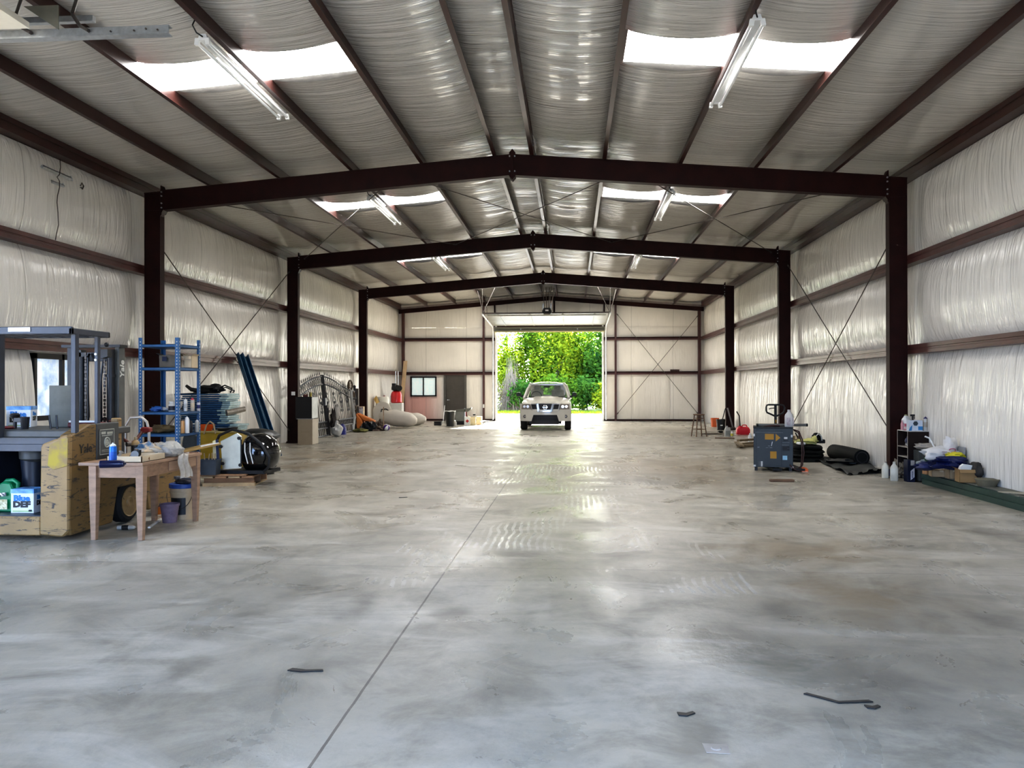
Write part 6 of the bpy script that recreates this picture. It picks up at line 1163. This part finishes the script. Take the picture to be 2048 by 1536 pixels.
solo('foil_packet', 'shiny foil packet on the middle shelf inside the bookcase', 'packet', M().blob((0, 0, .03), (.06, .08, .03), .3, 81, 12, 6, flat=0), steel, (6.43, 13.50, .535), smooth=40)
bottle('pink bottle with a narrow top at the left front of the bookcase top', (6.385, 13.66, TB), .155, .022, (.60, .30, .32), (.62, .36, .38), None, None, .4)
bottle('red and white cup-shaped pot on the bookcase top beside the pink bottle', (6.425, 13.59, TB), .105, .035, (.45, .10, .14), (.5, .12, .16), None, (.55, .42, .42), .9)
jug('white jug with an olive cap at the back of the bookcase top', (6.46, 13.68, TB), .12, .11, .25, (.66, .67, .66), (.28, .28, .12), .4)
solo('spray_trigger', 'black spray trigger head behind the blue and white carton', 'trigger', M().bx(-.04, .03, -.012, .012, 0, .03).bx(-.015, .012, -.01, .01, -.05, 0).lathe([(.03, -.2235), (.03, -.1), (.012, -.05)], n=12).bx(.02, .03, -.008, .008, -.05, 0), dark, (6.53, 13.60, TB+.225), bevel=.004)
t = thing('wipes_carton', 'pale blue and white carton with a dark badge on the bookcase top', 'box', (6.505, 13.46, TB)); ob('shell', M().bx(-.11, .10, -.05, .05, 0, .165), mat('wipes_white', (.52, .58, .66), .5, 0, .1), t); ob('badge', M().lathe([(.04, -.001), (.04, .001)], n=6), mat('badge_dark', (.03, .045, .06), .5), t).matrix_basis = Matrix.Translation((-.01, -.052, .115)) @ Matrix.Rotation(PI/2, 4, 'X')
ob('blue_wave', M().prism([(-.115, 0), (-.07, 0), (-.06, .09), (-.09, .06)], 'y', -.052, -.05).bx(.03, .10, -.052, -.05, .01, .07), mat('wipes_blue', (.03, .20, .45), .5), t)
t = can('tall spray can with a navy cap at the right of the bookcase top', (6.655, 13.43, TB), .225, .033, (.50, .48, .44), (.02, .015, .10), None, None, (.35, .30, .24))
# floor things by the bookcase
p_ = G(1792, 962); jug('off-white plastic jug on the floor in front of the bookcase', (p_.x, p_.y+.07, 0), .125, .12, .30, (.58, .56, .48), (.55, .53, .46), 1.2)
p_ = G(1784, 958); jug('jug with a blue label half hidden behind the off-white jug', (p_.x-.03, p_.y+.18, 0), .12, .11, .27, (.62, .60, .50), (.40, .34, .28), 1.0, (.02, .04, .22))
p_ = G(1808, 958); solo('paper_heap', 'heap of brown paper scraps between the jugs and the navy box', 'scraps', M().blob((0, 0, .12), (.07, .12, .14), .4, 84, 18, 10, flat=0), mat('paper_brown', (.17, .14, .10), .8, 0, .6, 16.), (p_.x+.02, p_.y+.22, 0))
a, b = Y(1816, 940, 13.15), Y(1831, 940, 13.15); nvd = mat('navy_dark', (.006, .009, .028), .5, 0, .2, spec=.3)
t = thing('navy_box', 'tall navy box with white printing on the floor beside the green beams', 'box', ((a.x+b.x)/2, 13.24, 0)); w = b.x-a.x
ob('shell', M().bx(-w/2, w/2, -.08, .08, 0, .345), nvd, t, bevel=.004); ob('white_tag', M().bx(-w*.1, w*.42, -.082, -.08, .26, .34), mat('tag_grey', (.30, .30, .31), .5), t)
ob('printing', M().prism([(-w*.12, .03), (w*.40, .08), (w*.40, .225), (-w*.12, .175)], 'y', -.0825, -.08), mat('print_lav', (.50, .50, .56), .5), t)
for k in range(6): ob('lettering', M().prism([(w*.04, .065+.018*k), (w*.22, .068+.018*k), (w*.22, .078+.018*k), (w*.04, .075+.018*k)], 'y', -.0835, -.0825), navy, t)
gc = mat('crate_grey', (.045, .05, .05), .6, 0, .1); t = thing('louvred_crate', 'dark grey louvred crate standing behind the white shopping bag', 'crate', (6.60, 13.22, 0)); w = .17
ob('shell', M().bx(-w, w*.9, -.09, .12, .02, .50), gc, t, bevel=.005)
for k in range(6): ob('louvre', M().bx(-w*.25, w*.85, -.098, -.09, .24+.04*k, .262+.04*k), mat('louvre_dark', (.03, .034, .034), .6), t)
solo('cream_cushion', 'crumpled cream cloth lying on top of the louvred crate', 'cloth', M().blob((0, 0, .045), (.19, .12, .06), .2, 86, 22, 10, flat=0), mat('cloth_cream', (.36, .33, .29), .8, 0, .15, 7.), (6.60, 13.22, .505), smooth=60)
solo('white_pipe', 'bent white plastic pipe leaning out of the heap over the crate', 'pipe', M().tube([Y(*k) for k in ((1850, 873, 12.9), (1858, 876, 12.9), (1862, 882, 12.88), (1877, 910, 12.75))], .012, 8), plw, smooth=60)
gm = mat('beam_green', (.028, .058, .044), .45, .1, .15, 3.); gmt = mat('beam_top_grey', (.13, .13, .105), .8, 0, .25, 4.)
for k, (z, xo, ye, q) in enumerate(((0, 0, 12.95, 'lower'), (.077, .03, 13.05, 'upper'))):
    m = M().prism([(6.40+xo, z), (6.40+xo, z+.075), (6.72, z+.075), (6.72, z+.068), (6.408+xo, z+.068), (6.408+xo, z+.008), (6.50, z+.008), (6.50, z)], 'y', 7.2, ye)
    solo('green_beam', '%s green steel beam of the two lying along the right wall' % q, 'beam', m, gm, group='green steel beams')
solo('grey_plank', 'weathered grey plank lying on the green beams against the right wall', 'plank', M().bx(6.47, 6.70, 7.4, 13.0, .1525, .168), gmt, bevel=.003)
BZ = .1685
def q3(px, y): return Y(px, 940, y).x
carton('small bright tan carton at the left end of the green beams', (q3(1856, 12.75), 12.75, BZ), (.11, .12, .09), .15, mat('card_orange', (.50, .27, .13), .8), False, 'cartons on the green beams')
carton('crushed brown carton under the blue tarp on the green beams', (q3(1886, 12.35), 12.45, BZ), (.26, .2, .10), -.2, card, False, 'cartons on the green beams')
carton('brown carton in the middle of the heap on the green beams', (q3(1911, 12.1), 12.2, BZ), (.14, .2, .14), -.1, card, False, 'cartons on the green beams')
cd_ = carton('open brown carton holding white paper at the right of the heap', (q3(1938, 11.7), 11.75, BZ), (.26, .2, .18), -.12, mat('card_mid', (.30, .19, .085), .8, 0, .12), True, 'cartons on the green beams')
solo('white_paper', 'white paper sticking up from the open brown carton', 'paper', M().prism([(-.12, 0), (.12, 0), (.08, .09), (-.05, .11), (-.09, .08)], 'y', -.03, .03), plw, (q3(1938, 11.7), 11.76, BZ+.14))
def heap(u, v):
    x0, x1 = q3(1848, 12.5), q3(1955, 11.9); x = x0+(x1-x0)*u*1.0; y = 12.75-.75*u-.25*(v-.5)
    z = BZ+.10+.10*u+.10*math.sin(PI*u)*(v*.8+.2) + .03*math.sin(9*u+6*v)+.02*math.sin(15*u-7*v)-.14*max(0, .3-v)*2*abs(math.sin(7*u))
    return (min(x, 6.68), y, max(z, BZ+.004))
tbl = mat('tarp_blue', (.006, .013, .078), .45, 0, .35, 4.)
solo('blue_tarp', 'royal blue tarp heaped over the cartons on the green beams', 'tarp', M().blob((0, 0, 0), (.24, .16, .085), .28, 91, 30, 14).blob((-.20, .24, -.07), (.15, .14, .055), .25, 92, 24, 12), tbl, (q3(1918, 12.0)-.12, 12.05, BZ+.235), smooth=60)
t = thing('shopping_bag', 'white plastic shopping bag with a red mark on top of the blue tarp', 'bag', (q3(1884, 12.25), 12.3, BZ+.25))
ob('bag', M().blob((.02, 0, .09), (.25, .13, .11), .18, 95, 26, 14).blob((.13, 0, .17), (.10, .09, .15), .22, 96, 20, 12), mat('bag_thin', (.64, .62, .60), .4, 0, .1, 8.), t, smooth=60)
ob('handle_loop', M().tube([(.08, 0, .26), (.09, .0, .32), (.13, .0, .31), (.13, 0, .24)], .02, 6, sq=.5), mat('bag_thin', (.64, .62, .60)), t, smooth=60)
ob('red_ring', M().tube([(.12+.045*math.cos(a), -.105-.01*math.sin(a), .155+.026*math.sin(a)) for a in [2*PI*k/16 for k in range(17)]], .007, 5), mat('mark_pink', (.42, .10, .16), .5), t)
for k, (x, z, w) in enumerate(((.0, .13, .07), (.02, .10, .09), (.03, .07, .06))): ob('printing', M().bx(x-w/2, x+w/2, -.137, -.125, z, z+.008), mat('print_mauve', (.25, .16, .20), .6), t)
solo('yellow_cloth', 'bright yellow cloth tucked between the shopping bag and the blue tarp', 'cloth', M().blob((0, 0, 0), (.12, .09, .045), .3, 97, 20, 10).blob((-.24, -.06, -.10), (.06, .05, .025), .25, 98, 16, 8), mat('cloth_yellow', (.60, .54, .035), .5, 0, .25, 6.), (q3(1918, 12.0), 12.12, BZ+.335), smooth=60)
solo('green_cloth', 'dark green cloth peeping out at the left of the shopping bag', 'cloth', M().blob((0, 0, 0), (.06, .06, .05), .3, 99, 14, 8), mat('cloth_green', (.012, .075, .04), .6), (q3(1858, 12.5), 12.5, BZ+.26), smooth=60)
solo('clear_wrap', 'crumpled clear plastic wrap at the left end of the heap', 'wrap', M().blob((0, 0, 0), (.085, .09, .06), .35, 100, 18, 10), mat('wrap_clear', (.32, .36, .37), .25, 0, .3, 12., alpha=.75), (q3(1849, 12.6), 12.62, BZ+.17), smooth=60)
solo('dark_sack', 'dark olive sack slumped between the heap and the right wall', 'sack', M().blob((0, 0, .16), (.06, .16, .115), .15, 101, 18, 10, flat=0), mat('sack_olive', (.035, .03, .026), .8, 0, .3), (6.615, 11.72, BZ), smooth=60)
solo('grey_tray', 'grey upright panel standing behind the shopping bag against the wall', 'panel', M().bx(-.015, .015, -.16, .16, 0, .34), mat('tray_grey', (.28, .28, .28), .5), (6.60, 12.25, BZ+.12), rot=(0, .12, 0))
p_ = Y(1975, 962, 11.3); t = thing('tan_bowl', 'tan round basket bowl on the green beams right of the cartons', 'bowl', (q3(1974, 11.3), 11.3, BZ)); ob('bowl', M().lathe([(.11, 0), (.15, .09), (.145, .095), (.12, .09), (.09, .015), (0, .015)], n=20), mat('bowl_tan', (.17, .15, .10), .7, 0, .2, 12.), t, smooth=40)
for k, (a, b, q) in enumerate((((1996, 988), (2046, 994), 'front'), ((2002, 984), (2060, 988), 'back'))): board('loose_timber', 'short weathered board lying on the green beams near the right edge, %s one' % q, Y(*a, 10.9-.1*k)*1., Y(*b, 10.35-.05*k)*1., .10, .022, mat('board_grey', (.32, .29, .22), .8, 0, .2), group='loose boards on the green beams')
# small litter on the floor
for k, (px, py, s, q) in enumerate(((612, 1341, .16, 'black tape scrap on the floor at the lower left'), (1690, 1404, .13, 'bent black strip on the floor at the lower right'), (1745, 1414, .06, 'short black sliver right of the bent strip'), (1372, 1428, .07, 'black sliver on the floor at the lower middle right'), (806, 995, .10, 'dark splinter on the floor left of the long joint'))):
    p_ = G(px, py); m = M().prism([(-s*.6, -.015), (-s*.1, -.03), (s*.6, -.008), (s*.55, .012), (0, .0), (-s*.5, .02)], 'z', .001, .006)
    if k == 1: m = M().prism([(-.16, .10), (-.14, .11), (-.03, .0), (.12, .012), (.13, -.012), (-.04, -.02)], 'z', .001, .006)
    solo('floor_scrap', q, 'scrap', m, dark, (p_.x, p_.y, 0), rz=.1*k, group='black scraps on the floor')
p_ = G(1432, 1498); solo('pale_patch', 'pale square repair patch in the floor at the lower right', 'patch', M().prism([(-.045, -.04), (.05, -.045), (.055, .04), (-.05, .045)], 'z', .0008, .003).lathe([(.022, .003), (.018, .006)], n=12), mat('patch_pale', (.42, .37, .32), .8), (p_.x, p_.y, 0))
# ================================================================ light
w = bpy.data.worlds.new('sky'); S.world = w; w.use_nodes = True; t = w.node_tree; bg = t.nodes['Background']
tc = nd(t, 'ShaderNodeTexCoord'); sp = nd(t, 'ShaderNodeSeparateXYZ'); t.links.new(tc.outputs['Generated'], sp.inputs[0])
mr = nd(t, 'ShaderNodeMapRange'); mr.inputs[1].default_value = .1; mr.inputs[2].default_value = .6; mr.inputs[3].default_value = 1.; mr.inputs[4].default_value = 0.; t.links.new(sp.outputs[1], mr.inputs[0])
rp = nd(t, 'ShaderNodeValToRGB'); e = rp.color_ramp.elements
e[0].position = 0; e[0].color = (1., .95, .86, 1); e[1].position = 1; e[1].color = (.42, .62, 1.0, 1); t.links.new(mr.outputs[0], rp.inputs[0])
st = nd(t, 'ShaderNodeMapRange'); st.inputs[3].default_value = SKY_BACK; st.inputs[4].default_value = SKY_FRONT; t.links.new(mr.outputs[0], st.inputs[0])
t.links.new(rp.outputs[0], bg.inputs[0]); t.links.new(st.outputs[0], bg.inputs[1])
def portal_light(name, loc, rot, sx, sy):
    l = bpy.data.lights.new(name, 'AREA'); l.shape = 'RECTANGLE'; l.size = sx; l.size_y = sy; l.cycles.is_portal = True
    o = bpy.data.objects.new(name, l); COL.objects.link(o); o.location = loc; o.rotation_euler = rot
portal_light('front_bay_sky_portal', (1.0, SY-.02, 1.85), (PI/2, 0, 0), 4.6, 3.7)
portal_light('end_door_sky_portal', (0, EY+.2, 2.08), (-PI/2, 0, 0), 4.6, 4.1)
portal_light('side_door_sky_portal', (-6.85, 4.1, 2.15), (0, -PI/2, 0), 4.3, 4.8)
sl = bpy.data.lights.new('sun', 'SUN'); sl.energy = SUN; sl.angle = .01; sl.color = (1., .95, .86)
so = bpy.data.objects.new('sun', sl); COL.objects.link(so)
so.rotation_euler = Vector((-1.05, -7.0, -4.0)).to_track_quat('-Z', 'Y').to_euler()
S.view_settings.view_transform = 'Standard'; S.view_settings.look = 'Medium High Contrast'; S.view_settings.exposure = EXPO; S.view_settings.gamma = 1.0
S.cycles.use_adaptive_sampling = True; S.cycles.adaptive_threshold = .12; S.cycles.adaptive_min_samples = 20
S.cycles.max_bounces = 5; S.cycles.diffuse_bounces = 4; S.cycles.glossy_bounces = 2; S.cycles.transparent_max_bounces = 8; S.cycles.sample_clamp_indirect = 25.
S.cycles.use_denoising = True
S.cycles.caustics_reflective = False; S.cycles.caustics_refractive = False
